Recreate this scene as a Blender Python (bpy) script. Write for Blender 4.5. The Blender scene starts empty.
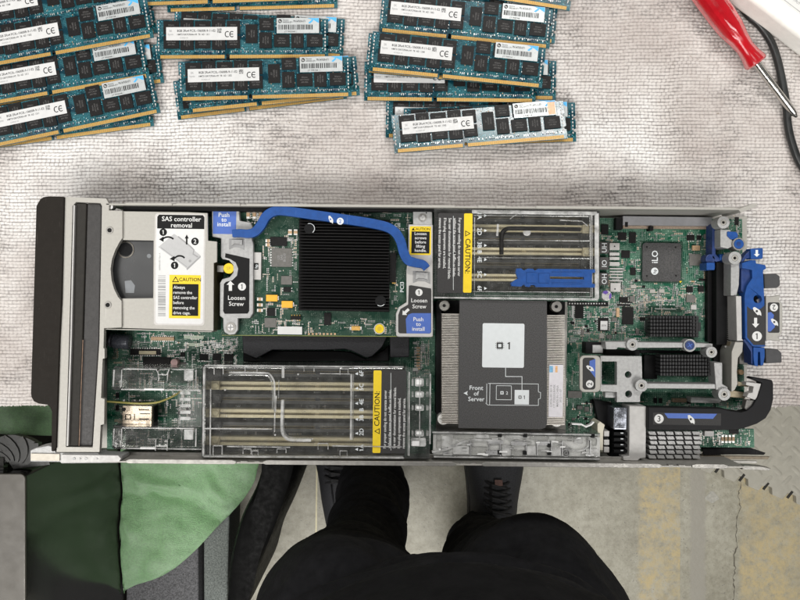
import bpy, bmesh, math, random
import numpy as np
from mathutils import Vector, Matrix, noise as mnoise
from mathutils.geometry import tessellate_polygon

random.seed(7)
rng = np.random.default_rng(11)
SC = bpy.context.scene
COL = SC.collection
PI = math.pi
CAM_H = 0.57            # camera height above the work mat, metres
KPX = 1.38e-3           # metres per photo pixel per metre of distance
ROT = -0.8              # the blade lies turned by this much (degrees)


def sc(z):
    return (CAM_H - z) * KPX


def wp(x, y, zmm):
    """a measured point of the photograph -> plan position at its real height (zmm above the mat)"""
    k = sc(zmm * 1e-3)
    return ((x - 400) * k, (300 - y) * k)


# ------------------------------------------------------------------ materials
MATS = {}


def nodes_of(name):
    m = bpy.data.materials.new(name)
    m.use_nodes = True
    nt = m.node_tree
    b = nt.nodes['Principled BSDF']
    return m, nt, b


def N(nt, kind, **kw):
    n = nt.nodes.new(kind)
    for k, v in kw.items():
        if k.startswith('i_'):
            n.inputs[k[2:].replace('_', ' ')].default_value = v
        elif k.startswith('n_'):
            n.inputs[int(k[2:])].default_value = v
        else:
            setattr(n, k, v)
    return n


def L(nt, a, b):
    nt.links.new(a, b)


def ramp(nt, fac, stops):
    r = nt.nodes.new('ShaderNodeValToRGB')
    e = r.color_ramp.elements
    while len(e) > 1:
        e.remove(e[-1])
    e[0].position = stops[0][0]
    c = stops[0][1]
    e[0].color = (*c, 1) if len(c) == 3 else c
    for p, c in stops[1:]:
        q = e.new(p)
        q.color = (*c, 1) if len(c) == 3 else c
    L(nt, fac, r.inputs[0])
    return r.outputs[0]


def mixc(nt, fac, a, b, mode='MIX'):
    m = nt.nodes.new('ShaderNodeMix')
    m.data_type = 'RGBA'
    m.blend_type = mode
    for s, v in ((0, fac), (6, a), (7, b)):
        if hasattr(v, 'is_linked') or hasattr(v, 'links'):
            L(nt, v, m.inputs[s])
        elif s == 0:
            m.inputs[s].default_value = v
        else:
            m.inputs[s].default_value = (*v, 1)
    return m.outputs[2]


def objco(nt, scale=1.0, rot=0.0):
    t = nt.nodes.new('ShaderNodeTexCoord')
    mp = nt.nodes.new('ShaderNodeMapping')
    sx = scale if isinstance(scale, (tuple, list)) else (scale,) * 3
    mp.inputs['Scale'].default_value = sx
    mp.inputs['Rotation'].default_value = (0, 0, rot)
    L(nt, t.outputs['Object'], mp.inputs[0])
    return mp.outputs[0]


def noise(nt, co, scale, detail=4, rough=.55):
    n = N(nt, 'ShaderNodeTexNoise', i_Scale=scale, i_Detail=detail, i_Roughness=rough)
    L(nt, co, n.inputs['Vector'])
    return n.outputs[0]


def bump(nt, b, h, strength=.3, dist=.0005):
    bp = N(nt, 'ShaderNodeBump', i_Strength=strength, i_Distance=dist)
    L(nt, h, bp.inputs['Height'])
    L(nt, bp.outputs[0], b.inputs['Normal'])


def mat(name, col, rough=.5, metal=0.0, var=.12, nscale=120, bmp=0.0, bscale=900, spec=.5, rvar=.12, coat=0.0):
    """a plain surface with uneven tone, uneven gloss and (if asked) a fine grain"""
    if name in MATS:
        return MATS[name]
    m, nt, b = nodes_of(name)
    co = objco(nt)
    n1 = noise(nt, co, nscale, 5)
    lo = tuple(c * (1 - var) for c in col)
    hi = tuple(min(1, c * (1 + var)) for c in col)
    c = ramp(nt, n1, [(.3, lo), (.7, hi)])
    L(nt, c, b.inputs['Base Color'])
    n2 = noise(nt, co, nscale * 2.3, 3)
    r = N(nt, 'ShaderNodeMapRange')
    L(nt, n2, r.inputs[0])
    r.inputs[1].default_value = .3
    r.inputs[2].default_value = .7
    r.inputs[3].default_value = max(.03, rough - rvar)
    r.inputs[4].default_value = min(1, rough + rvar)
    L(nt, r.outputs[0], b.inputs['Roughness'])
    b.inputs['Metallic'].default_value = metal
    b.inputs['Specular IOR Level'].default_value = spec
    b.inputs['Coat Weight'].default_value = coat
    if bmp:
        bump(nt, b, noise(nt, co, bscale, 2), bmp, .0004)
    MATS[name] = m
    return m


def pcb_mat(name, base, dark, light, cell=900, amount=.5, rough=.38, thr=.5, spec=.3):
    """solder-masked circuit board: rectilinear traces, pads and vias under a glossy lacquer"""
    m, nt, b = nodes_of(name)
    co = objco(nt)
    nz = noise(nt, co, 45, 3)
    col = ramp(nt, nz, [(.35, dark), (.65, base)])
    tr = []
    for k, (sx, rot) in enumerate(((cell, 0), (cell * .83, PI / 2), (cell * 1.7, PI / 2))):
        cc = objco(nt, sx, rot)
        br = N(nt, 'ShaderNodeTexBrick', i_Scale=1.0, i_Mortar_Size=.09, i_Mortar_Smooth=.1, i_Bias=0.0, i_Brick_Width=(3.1, 4.3, 2.3)[k], i_Row_Height=(.62, .8, .9)[k], offset_frequency=2, squash_frequency=3)
        br.offset = .37
        br.squash = .7
        br.inputs['Color1'].default_value = (0, 0, 0, 1)
        br.inputs['Color2'].default_value = (0, 0, 0, 1)
        br.inputs['Mortar'].default_value = (1, 1, 1, 1)
        L(nt, cc, br.inputs[0])
        msk = ramp(nt, noise(nt, objco(nt, 1.0, .3 * k + .1), (95, 120, 140)[k], 1), [(thr, (0, 0, 0)), (thr + .03, (1, 1, 1))])
        tr.append(mixc(nt, 1.0, br.outputs[0], msk, 'MULTIPLY'))
    t1 = mixc(nt, 1.0, tr[0], tr[1], 'LIGHTEN')
    t1 = mixc(nt, 1.0, t1, tr[2], 'LIGHTEN')
    v = N(nt, 'ShaderNodeTexVoronoi', distance='CHEBYCHEV', i_Scale=cell * .75, i_Randomness=.75)
    L(nt, co, v.inputs[0])
    vd = ramp(nt, v.outputs['Distance'], [(.17, (1, 1, 1)), (.2, (0, 0, 0))])
    vm = ramp(nt, noise(nt, objco(nt, 1.0, .9), 150, 1), [(thr, (0, 0, 0)), (thr + .02, (1, 1, 1))])
    pads = mixc(nt, 1.0, vd, vm, 'MULTIPLY')
    trc = tuple(base[i] * .45 + light[i] * .55 for i in range(3))
    c = mixc(nt, 0.5, col, col)
    f1 = N(nt, 'ShaderNodeMath', operation='MULTIPLY')
    L(nt, t1, f1.inputs[0])
    f1.inputs[1].default_value = amount
    c = mixc(nt, f1.outputs[0], c, trc)
    f2 = N(nt, 'ShaderNodeMath', operation='MULTIPLY')
    L(nt, pads, f2.inputs[0])
    f2.inputs[1].default_value = min(1, amount * 1.5)
    c = mixc(nt, f2.outputs[0], c, light)
    L(nt, c, b.inputs['Base Color'])
    b.inputs['Roughness'].default_value = rough
    b.inputs['Specular IOR Level'].default_value = spec
    bump(nt, b, t1, .25, .0001)
    MATS[name] = m
    return m


def clear_mat(name, haze=.06, tint=(.97, .975, .97), rough=.035):
    """thin clear moulded plastic: see-through with a gloss that grows at grazing angles"""
    m = bpy.data.materials.new(name)
    m.use_nodes = True
    nt = m.node_tree
    nt.nodes.clear()
    out = N(nt, 'ShaderNodeOutputMaterial')
    tr = N(nt, 'ShaderNodeBsdfTransparent')
    tr.inputs[0].default_value = (*tint, 1)
    gl = N(nt, 'ShaderNodeBsdfGlossy', i_Roughness=rough)
    gl.inputs[0].default_value = (.97, .97, .96, 1)
    df = N(nt, 'ShaderNodeBsdfDiffuse')
    df.inputs[0].default_value = (.75, .75, .74, 1)
    co = objco(nt)
    bp = N(nt, 'ShaderNodeBump', i_Strength=.24, i_Distance=.0008)
    L(nt, noise(nt, co, 70, 3), bp.inputs['Height'])
    L(nt, bp.outputs[0], gl.inputs['Normal'])
    fr = N(nt, 'ShaderNodeFresnel', i_IOR=1.52)
    L(nt, bp.outputs[0], fr.inputs['Normal'])
    m1 = N(nt, 'ShaderNodeMixShader')
    hz = ramp(nt, noise(nt, co, 140, 4), [(.35, (haze * .4,) * 3), (.75, (min(1, haze * 1.6),) * 3)])
    L(nt, hz, m1.inputs[0])
    L(nt, tr.outputs[0], m1.inputs[1])
    L(nt, df.outputs[0], m1.inputs[2])
    m2 = N(nt, 'ShaderNodeMixShader')
    L(nt, fr.outputs[0], m2.inputs[0])
    L(nt, m1.outputs[0], m2.inputs[1])
    L(nt, gl.outputs[0], m2.inputs[2])
    L(nt, m2.outputs[0], out.inputs[0])
    MATS[name] = m
    return m


# ------------------------------------------------------------------ text outlines
_TXT = {}


def text_geo(s):
    if s not in _TXT:
        cu = bpy.data.curves.new('lettering', 'FONT')
        cu.body = s
        cu.resolution_u = 2
        cu.fill_mode = 'FRONT'
        cu.offset = .012
        ob = bpy.data.objects.new('lettering', cu)
        me = bpy.data.meshes.new_from_object(ob)
        vs = [(v.co.x, v.co.y) for v in me.vertices]
        fs = [tuple(p.vertices) for p in me.polygons]
        bpy.data.objects.remove(ob)
        bpy.data.curves.remove(cu)
        bpy.data.meshes.remove(me)
        x0 = min([v[0] for v in vs], default=0)
        x1 = max([v[0] for v in vs], default=0)
        _TXT[s] = (vs, fs, x0, x1)
    return _TXT[s]


def area2(p):
    return sum(p[i][0] * p[(i + 1) % len(p)][1] - p[(i + 1) % len(p)][0] * p[i][1] for i in range(len(p)))


def rot2(p, c, deg):
    a = math.radians(deg)
    ca, sa = math.cos(a), math.sin(a)
    return [(c[0] + (x - c[0]) * ca - (y - c[1]) * sa, c[1] + (x - c[0]) * sa + (y - c[1]) * ca) for x, y in p]


def circ(x, y, r, n=20, a0=0.0, a1=2 * PI, full=True):
    m = n if full else n + 1
    return [(x + r * math.cos(a0 + (a1 - a0) * i / n), y + r * math.sin(a0 + (a1 - a0) * i / n)) for i in range(m)]


def rrect(x0, y0, x1, y1, r, n=4):
    p = []
    for cx, cy, a in ((x1 - r, y1 - r, 0), (x0 + r, y1 - r, 1), (x0 + r, y0 + r, 2), (x1 - r, y0 + r, 3)):
        for i in range(n + 1):
            t = (a + i / n) * PI / 2
            p.append((cx + r * math.cos(t), cy + r * math.sin(t)))
    return p


def spline(pts, n=8):
    out = []
    P = [pts[0]] + list(pts) + [pts[-1]]
    for i in range(1, len(P) - 2):
        p0, p1, p2, p3 = (np.array(q, float) for q in P[i - 1:i + 3])
        for k in range(n):
            t = k / n
            out.append(tuple(.5 * (2 * p1 + (p2 - p0) * t + (2 * p0 - 5 * p1 + 4 * p2 - p3) * t * t + (3 * p1 - p0 - 3 * p2 + p3) * t ** 3)))
    out.append(tuple(pts[-1]))
    return out


def ribbon(pts, w):
    P = [np.array(p, float) for p in pts]
    l, r = [], []
    for i, p in enumerate(P):
        d = P[min(i + 1, len(P) - 1)] - P[max(i - 1, 0)]
        d = d / (np.linalg.norm(d) + 1e-12)
        n = np.array((-d[1], d[0]))
        ww = w[i] if isinstance(w, (list, tuple)) else w
        l.append(tuple(p + n * ww / 2))
        r.append(tuple(p - n * ww / 2))
    return l + r[::-1]


class MB:
    """collects shapes; build() links them as ONE mesh object"""

    def __init__(s, default=None):
        s.v, s.f, s.m, s.mats = [], [], [], []
        s.default = default

    def mi(s, m):
        m = m or s.default
        if m not in s.mats:
            s.mats.append(m)
        return s.mats.index(m)

    def raw(s, vs, fs, m=None):
        o = len(s.v)
        s.v += [tuple(v) for v in vs]
        i = s.mi(m)
        for f in fs:
            s.f.append(tuple(o + k for k in f))
            s.m.append(i)

    # ---- metres
    def prism(s, poly, z0, z1, m=None, holes=()):
        if area2(poly) < 0:
            poly = poly[::-1]
        n = len(poly)
        if not holes:
            vs = [(x, y, z0) for x, y in poly] + [(x, y, z1) for x, y in poly]
            fs = [tuple(range(n - 1, -1, -1)), tuple(range(n, 2 * n))]
            fs += [(i, (i + 1) % n, n + (i + 1) % n, n + i) for i in range(n)]
            s.raw(vs, fs, m)
            return
        loops = [poly] + [h if area2(h) < 0 else h[::-1] for h in holes]
        tris = tessellate_polygon([[Vector((x, y, 0)) for x, y in lp] for lp in loops])
        flat = [q for lp in loops for q in lp]
        N_ = len(flat)
        vs = [(x, y, z0) for x, y in flat] + [(x, y, z1) for x, y in flat]
        fs = []
        for t in tris:
            a, b, c = t
            if area2([flat[a], flat[b], flat[c]]) < 0:
                a, c = c, a
            fs.append((N_ + a, N_ + b, N_ + c))
            fs.append((c, b, a))
        o = 0
        for lp in loops:
            k = len(lp)
            fs += [(o + i, o + (i + 1) % k, N_ + o + (i + 1) % k, N_ + o + i) for i in range(k)]
            o += k
        s.raw(vs, fs, m)

    def box(s, x0, y0, z0, x1, y1, z1, m=None):
        s.prism([(x0, y0), (x1, y0), (x1, y1), (x0, y1)], z0, z1, m)

    def flat(s, poly, z, m=None):
        if area2(poly) < 0:
            poly = poly[::-1]
        s.raw([(x, y, z) for x, y in poly], [tuple(range(len(poly)))], m)

    def cone(s, x, y, r0, r1, z0, z1, m=None, n=20):
        vs = [(px, py, z0) for px, py in circ(x, y, r0, n)] + [(px, py, z1) for px, py in circ(x, y, r1, n)]
        fs = [tuple(range(n - 1, -1, -1)), tuple(range(n, 2 * n))] + [(i, (i + 1) % n, n + (i + 1) % n, n + i) for i in range(n)]
        s.raw(vs, fs, m)

    def lathe(s, prof, mtx, m=None, n=16):
        """prof: (t, r) along +X of mtx"""
        vs, fs = [], []
        for t, r in prof:
            for i in range(n):
                a = 2 * PI * i / n
                vs.append(mtx @ Vector((t, r * math.cos(a), r * math.sin(a))))
        for j in range(len(prof) - 1):
            for i in range(n):
                fs.append((j * n + i, j * n + (i + 1) % n, (j + 1) * n + (i + 1) % n, (j + 1) * n + i))
        fs.append(tuple(range(n)))
        fs.append(tuple(range((len(prof) - 1) * n + n - 1, (len(prof) - 1) * n - 1, -1)))
        s.raw(vs, fs, m)

    def tube(s, pts, r, m=None, n=10):
        P = [Vector(p) for p in pts]
        vs, fs = [], []
        up = Vector((0, 0, 1))
        for i, p in enumerate(P):
            d = (P[min(i + 1, len(P) - 1)] - P[max(i - 1, 0)]).normalized()
            a = d.cross(up)
            if a.length < 1e-4:
                a = d.cross(Vector((0, 1, 0)))
            a.normalize()
            b = a.cross(d)
            rr = r[i] if isinstance(r, (list, tuple)) else r
            for k in range(n):
                t = 2 * PI * k / n
                vs.append(p + a * (rr * math.cos(t)) + b * (rr * math.sin(t)))
        for j in range(len(P) - 1):
            for k in range(n):
                fs.append((j * n + k, j * n + (k + 1) % n, (j + 1) * n + (k + 1) % n, (j + 1) * n + k))
        fs.append(tuple(range(n - 1, -1, -1)))
        fs.append(tuple(range((len(P) - 1) * n, len(P) * n)))
        s.raw(vs, fs, m)

    def text(s, t, x, y, h, z, m=None, rot=0, al='C', sx=1.0):
        """x, y in metres; h = letter size"""
        if t == '1':
            p = [(-.055, 0), (.075, 0), (.075, .68), (-.03, .68), (-.19, .56), (-.14, .49), (-.055, .55)]
            s.flat([(x + a, y + b) for a, b in rot2([(a * h, (b - .34) * h) for a, b in p], (0, 0), rot)], z, m)
            return
        vs, fs, x0, x1 = text_geo(t)
        if not vs:
            return
        off = {'C': (x0 + x1) / 2, 'L': x0, 'R': x1}[al]
        p = [((a - off) * h * sx, (b - .34) * h) for a, b in vs]
        p = rot2(p, (0, 0), rot)
        s.raw([(x + a, y + b, z) for a, b in p], fs, m)

    # ---- photo pixels at a given height in mm
    def pp(s, poly, zt, zb, m=None, holes=()):
        s.prism([wp(x, y, zt) for x, y in poly], zb * 1e-3, zt * 1e-3, m, [[wp(x, y, zt) for x, y in h] for h in holes])

    def pr(s, x0, y0, x1, y1, zt, zb, m=None, rot=None, r=0):
        c = ((x0 + x1) / 2, (y0 + y1) / 2)
        p = rrect(x0, y0, x1, y1, r) if r else [(x0, y0), (x1, y0), (x1, y1), (x0, y1)]
        p = rot2(p, c, -(ROT if rot is None else rot))
        s.pp(p, zt, zb, m)

    def pf(s, poly, z, m=None):
        s.flat([wp(x, y, z) for x, y in poly], z * 1e-3, m)

    def pfr(s, x0, y0, x1, y1, z, m=None, rot=None, r=0):
        c = ((x0 + x1) / 2, (y0 + y1) / 2)
        p = rrect(x0, y0, x1, y1, r) if r else [(x0, y0), (x1, y0), (x1, y1), (x0, y1)]
        s.pf(rot2(p, c, -(ROT if rot is None else rot)), z, m)

    def pc(s, x, y, r, zt, zb, m=None, r0=None, n=20):
        k = sc(zt * 1e-3)
        X, Y = wp(x, y, zt)
        s.cone(X, Y, (r if r0 is None else r0) * k, r * k, zb * 1e-3, zt * 1e-3, m, n)

    def pring(s, x, y, ro, ri, zt, zb, m=None, n=20):
        s.pp(circ(x, y, ro, n), zt, zb, m, [circ(x, y, ri, n)])

    def pt(s, t, x, y, h, z, m=None, rot=0, al='C', sx=1.0):
        X, Y = wp(x, y, z)
        s.text(t, X, Y, h * sc(z * 1e-3), z * 1e-3, m, rot + ROT, al, sx)

    def ptube(s, pts, z, r, m=None, n=10):
        """pts: (x, y) pixels or (x, y, zmm)"""
        P = []
        for p in pts:
            zz = p[2] if len(p) > 2 else z
            P.append((*wp(p[0], p[1], zz), zz * 1e-3))
        s.tube(P, r * 1e-3, m, n)

    def build(s, name, parent=None, bevel=0.0, label=None, smooth=True, kind=None, sharp=35, seg=2):
        me = bpy.data.meshes.new(name)
        V = np.array(s.v, float)
        lo, hi = V.min(0), V.max(0)
        org = np.array(((lo[0] + hi[0]) / 2, (lo[1] + hi[1]) / 2, lo[2]))
        me.from_pydata([tuple(v) for v in (V - org)], [], s.f)
        for m in s.mats:
            me.materials.append(m)
        me.polygons.foreach_set('material_index', s.m)
        if smooth:
            me.polygons.foreach_set('use_smooth', [True] * len(s.f))
            me.update()
            me.set_sharp_from_angle(angle=math.radians(sharp))
        me.update()
        o = bpy.data.objects.new(name, me)
        COL.objects.link(o)
        place(o, Vector(org), parent)
        if bevel:
            bv = o.modifiers.new('edge', 'BEVEL')
            bv.width = bevel * 1e-3
            bv.segments = seg
            bv.limit_method = 'ANGLE'
            bv.angle_limit = math.radians(40)
            bv.harden_normals = True
        if label:
            o['label'] = label
        if kind:
            o['kind'] = kind
        return o


WORLD = {}


def place(o, org, parent):
    WORLD[o.name] = org
    if parent is not None:
        o.parent = parent
        o.location = org - WORLD[parent.name]
    else:
        o.location = org


def thing(name, label, cat, loc=(0, 0, 0), group=None):
    o = bpy.data.objects.new(name, None)
    o.empty_display_size = .02
    COL.objects.link(o)
    o.location = loc
    WORLD[o.name] = Vector(loc)
    tag(o, label, cat, group)
    return o


def tag(o, label, cat, group=None):
    o['label'] = label
    o['category'] = cat
    if group:
        o['group'] = group
    return o


# ------------------------------------------------------------------ shared materials
GREEN = pcb_mat('green_circuit_board', (.002, .085, .042), (.0015, .045, .025), (.42, .56, .46), 640, .55, .45, .47, .25)
DGREEN = pcb_mat('deep_green_circuit_board', (.006, .045, .024), (.003, .03, .018), (.3, .36, .3), 1000, .32, .5, .5, .2)
TEAL = pcb_mat('teal_circuit_board', (.002, .046, .054), (.002, .022, .040), (.08, .30, .36), 700, .6, .17, .48, .5)
STEEL = mat('galvanised_steel', (.375, .362, .33), .5, .3, .045, 500, .06, 1500, rvar=.06)
STEELD = mat('worn_steel_edge', (.30, .29, .27), .45, .7, .15, 300)
CAST = mat('cast_zinc', (.37, .37, .365), .48, .35, .13, 520, .25, 1300)
ALU = mat('bright_aluminium', (.62, .61, .60), .33, .7, .08, 300)
BRIGHT = mat('bright_screw_head', (.78, .77, .74), .35, .3, .06, 300)
WHITEMET = mat('satin_white_metal', (.46, .45, .435), .5, .2, .08, 200)
BLACK = mat('black_plastic', (.006, .006, .0065), .6, 0, .15, 200, .05, spec=.15, rvar=.05)
BLACKG = mat('black_grained_plastic', (.011, .011, .013), .5, 0, .35, 900, .55, 1100, .25)
BEZEL = mat('bezel_dark_brown_plastic', (.0145, .012, .0095), .65, 0, .08, 150, .08, 1500, .15, .05)
STRIP = mat('dark_grey_moulding', (.024, .022, .019), .6, 0, .12, 300, .1, 1200, .2, .05)
CHIPM = mat('chip_epoxy', (.010, .0095, .0095), .45, 0, .2, 700, .1, 2500, .16, .05)
CHIPG = mat('grey_chip_epoxy', (.12, .115, .105), .5, 0, .15, 600)
CHIPL = mat('etched_chip_marking', (.075, .072, .07), .6, 0, .2, 900)
GOLD = mat('gold_contacts', (.47, .28, .07), .5, .4, .15, 900)
TIN = mat('tinned_solder', (.70, .70, .68), .35, .7, .2, 900)
TAN = mat('tan_ceramic', (.45, .30, .17), .5, 0, .2, 900)
ORANGE = mat('orange_tantalum', (.85, .42, .03), .45, 0, .08, 500)
CREAM = mat('cream_slot_plastic', (.72, .63, .42), .45, 0, .12, 300, .05)
BLUE = mat('blue_touch_plastic', (.010, .062, .245), .45, 0, .14, 260, .1, 1400, .3)
BLUEP = mat('blue_print', (.05, .115, .40), .5, 0, .05, 300)
BLUED = mat('dark_blue_plastic', (.012, .035, .14), .4, 0, .15, 200)
WHITE = mat('white_label_paper', (.62, .62, .61), .5, 0, .03, 300)
LGREY = mat('light_grey_print', (.62, .65, .66), .5, 0, .03, 300)
INK = mat('black_ink', (.010, .010, .010), .6, 0, .1, 300, spec=.15, rvar=.05)
INKG = mat('charcoal_label', (.038, .037, .037), .6, 0, .12, 900, spec=.2, rvar=.05)
INKS = mat('grey_ink', (.25, .25, .25), .5, 0, .1, 300)
YELLOW = mat('warning_yellow', (.74, .53, .008), .45, 0, .05, 300)
GUNMET = mat('dark_grey_coated_plate', (.064, .063, .063), .65, 0, .45, 1600, .3, 1500, .2, .06)
FINM = mat('heatsink_fin_metal', (.64, .60, .545), .38, .5, .12, 300)
BLACKFIN = mat('black_anodised_fins', (.006, .0055, .0055), .5, 0, .2, 300, spec=.16, rvar=.06)
GREYFIN = mat('dark_grey_pin_fins', (.026, .026, .027), .5, 0, .2, 300, spec=.3)
CLEAR = clear_mat('clear_baffle_plastic', .026)
FROST = clear_mat('milky_plastic_edge', .5, (.94, .94, .935), .12)
CLEAR2 = clear_mat('hazy_clear_plastic', .08, (.965, .965, .96), .05)


def wear(m, dust=(.30, .28, .25), amount=.5, scr=True):
    """dust specks and fine scratches that belong to the surface"""
    nt = m.node_tree
    b = nt.nodes['Principled BSDF']
    src = b.inputs['Base Color'].links[0].from_socket
    co = objco(nt)
    d = ramp(nt, noise(nt, co, 1500, 2, .6), [(.66, (0, 0, 0)), (.74, (1, 1, 1))])
    z_ = ramp(nt, noise(nt, co, 90, 4, .7), [(.42, (.1,) * 3), (.7, (1,) * 3)])
    msk = mixc(nt, 1.0, d, z_, 'MULTIPLY')
    if scr:
        for rot, sx in ((.35, (1500, 26, 1)), (-.9, (1300, 32, 1))):
            s1 = ramp(nt, noise(nt, objco(nt, sx, rot), 1.0, 2, .5), [(.70, (0, 0, 0)), (.73, (1, 1, 1))])
            s2 = ramp(nt, noise(nt, objco(nt, 1.0, rot), 60, 2), [(.5, (0, 0, 0)), (.62, (1, 1, 1))])
            msk = mixc(nt, 1.0, msk, mixc(nt, 1.0, s1, s2, 'MULTIPLY'), 'LIGHTEN')
    f = N(nt, 'ShaderNodeMath', operation='MULTIPLY')
    L(nt, msk, f.inputs[0])
    f.inputs[1].default_value = amount
    L(nt, mixc(nt, f.outputs[0], src, dust), b.inputs['Base Color'])


wear(BLUE, (.16, .22, .36), .5)
wear(BEZEL, (.10, .09, .08), .5)
wear(STRIP, (.11, .10, .09), .5)
wear(GUNMET, (.20, .20, .19), .5, False)
wear(BLACKFIN, (.12, .115, .11), .6, False)
wear(BLACK, (.10, .095, .09), .5)
wear(BLACKG, (.12, .115, .11), .5, False)
wear(STEEL, (.70, .69, .66), .35)
wear(CAST, (.20, .20, .19), .4)
wear(INKG, (.16, .155, .15), .35)
wear(CHIPM, (.10, .098, .095), .4, False)
wear(GREYFIN, (.16, .155, .15), .4, False)
# ================================================================== bench, mat, floor
def make_work_mat():
    x0, x1, y1 = -.44, .44, .36
    step = .0007
    y0 = wp(400, 406.5, 0)[1]
    nx, ny = int((x1 - x0) / step) + 1, int((y1 - y0) / step) + 1
    X, Y = np.meshgrid(np.linspace(x0, x1, nx), np.linspace(y0, y1, ny))
    # a slow wander of the yarns so the rows are not ruled lines
    wx = .0009 * np.sin(Y * 41 + 1.3) + .0006 * np.sin(X * 23 + Y * 17) + .0004 * np.sin(X * 90 + 2)
    wy = .0008 * np.sin(X * 19 + .4) + .0005 * np.sin(X * 47 + Y * 31) + .0003 * np.sin(X * 160)
    py, px = .0026, .00335
    v = (Y + wy) / py
    row = np.floor(v)
    fv = v - row - .5
    u = (X + wx) / px + .5 * (row % 2) * .5 + .12 * np.sin(row * 1.7)
    cu = np.floor(u)
    fu = u - cu - .5
    h = np.cos(PI * fv) ** .75 * (0.26 + .74 * np.abs(np.cos(PI * fu)) ** .6)
    amp = .86 + .28 * np.modf(np.abs(np.sin(row * 12.9898 + cu * 78.233) * 43758.5453))[0]
    soft = .75 + .25 * np.sin(X * 13 + 1) * np.sin(Y * 19 + .5)
    Z = -.0018 + .0016 * h * amp * soft
    Z += .00012 * np.sin(X * 37) * np.sin(Y * 29)
    Z = np.minimum(Z, 0.0)
    Z[0] = -.0022
    # frayed front edge
    Y = Y.copy()
    Y[0] += .0007 * rng.standard_normal(nx) + .0008 * np.sin(X[0] * 60)
    me = bpy.data.meshes.new('work_mat')
    nv = nx * ny
    me.vertices.add(nv)
    me.vertices.foreach_set('co', np.stack([X, Y, Z], -1).astype(np.float32).ravel())
    idx = np.arange(nv).reshape(ny, nx)
    q = np.stack([idx[:-1, :-1], idx[:-1, 1:], idx[1:, 1:], idx[1:, :-1]], -1).reshape(-1, 4)
    nf = len(q)
    me.loops.add(nf * 4)
    me.loops.foreach_set('vertex_index', q.astype(np.int32).ravel())
    me.polygons.add(nf)
    me.polygons.foreach_set('loop_start', (np.arange(nf) * 4).astype(np.int32))
    me.polygons.foreach_set('use_smooth', np.ones(nf, bool))
    me.update(calc_edges=True)
    m, nt, b = nodes_of('woven_cream_fabric')
    co = objco(nt)
    c = ramp(nt, noise(nt, co, 6, 5, .6), [(.38, (.46, .415, .39)), (.5, (.59, .555, .53)), (.62, (.74, .725, .71))])
    # second shade of thread, yarn to yarn
    v2 = noise(nt, objco(nt, (270, 340, 1)), 1.0, 2, .7)
    c = mixc(nt, .35, c, ramp(nt, v2, [(.3, (.55, .52, .49)), (.6, (1, 1, 1))]), 'MULTIPLY')
    ga = N(nt, 'ShaderNodeAttribute', attribute_name='shade_grime')
    # groove shade painted dark into the gaps, together with uneven soil
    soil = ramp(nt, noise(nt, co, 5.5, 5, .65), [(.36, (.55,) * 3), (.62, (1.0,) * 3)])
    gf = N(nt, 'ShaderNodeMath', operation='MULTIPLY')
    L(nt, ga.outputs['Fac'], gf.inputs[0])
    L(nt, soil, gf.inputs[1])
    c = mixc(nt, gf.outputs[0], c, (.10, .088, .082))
    # rubbed-in dirt: speckled, along the rows
    st = noise(nt, objco(nt, (70, 330, 1)), 1.0, 6, .75)
    fine = noise(nt, objco(nt, (420, 620, 1)), 1.0, 3, .7)
    patch = noise(nt, objco(nt, (1, 1.5, 1)), 13, 4, .6)
    g1 = ramp(nt, st, [(.44, (0, 0, 0)), (.56, (1, 1, 1))])
    g2 = ramp(nt, patch, [(.49, (0, 0, 0)), (.60, (1, 1, 1))])
    g3 = ramp(nt, fine, [(.36, (0, 0, 0)), (.54, (1, 1, 1))])
    g = mixc(nt, 1.0, mixc(nt, 1.0, g1, g2, 'MULTIPLY'), g3, 'MULTIPLY')
    gm = N(nt, 'ShaderNodeMath', operation='MULTIPLY')
    L(nt, g, gm.inputs[0])
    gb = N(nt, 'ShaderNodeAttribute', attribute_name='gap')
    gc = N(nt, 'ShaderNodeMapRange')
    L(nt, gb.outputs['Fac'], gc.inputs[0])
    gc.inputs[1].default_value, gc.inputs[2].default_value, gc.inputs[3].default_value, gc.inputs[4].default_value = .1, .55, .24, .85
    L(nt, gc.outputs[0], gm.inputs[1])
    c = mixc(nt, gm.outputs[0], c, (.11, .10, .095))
    sp = noise(nt, co, 420, 2, .6)
    spm = ramp(nt, sp, [(.69, (0, 0, 0)), (.74, (1, 1, 1))])
    c = mixc(nt, spm, c, (.25, .21, .18))
    L(nt, c, b.inputs['Base Color'])
    b.inputs['Roughness'].default_value = .72
    b.inputs['Specular IOR Level'].default_value = .3
    bump(nt, b, noise(nt, co, 1800, 2), .3, .0003)
    at = me.attributes.new('shade_grime', 'FLOAT', 'POINT')
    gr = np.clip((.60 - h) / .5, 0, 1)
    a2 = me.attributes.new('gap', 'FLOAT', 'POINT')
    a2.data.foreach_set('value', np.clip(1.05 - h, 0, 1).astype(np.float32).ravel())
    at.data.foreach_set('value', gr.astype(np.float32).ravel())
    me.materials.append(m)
    o = bpy.data.objects.new('work_mat', me)
    COL.objects.link(o)
    WORLD[o.name] = Vector((0, 0, 0))
    tag(o, 'cream woven work mat with grey dirt covering the workbench', 'mat')


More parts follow.
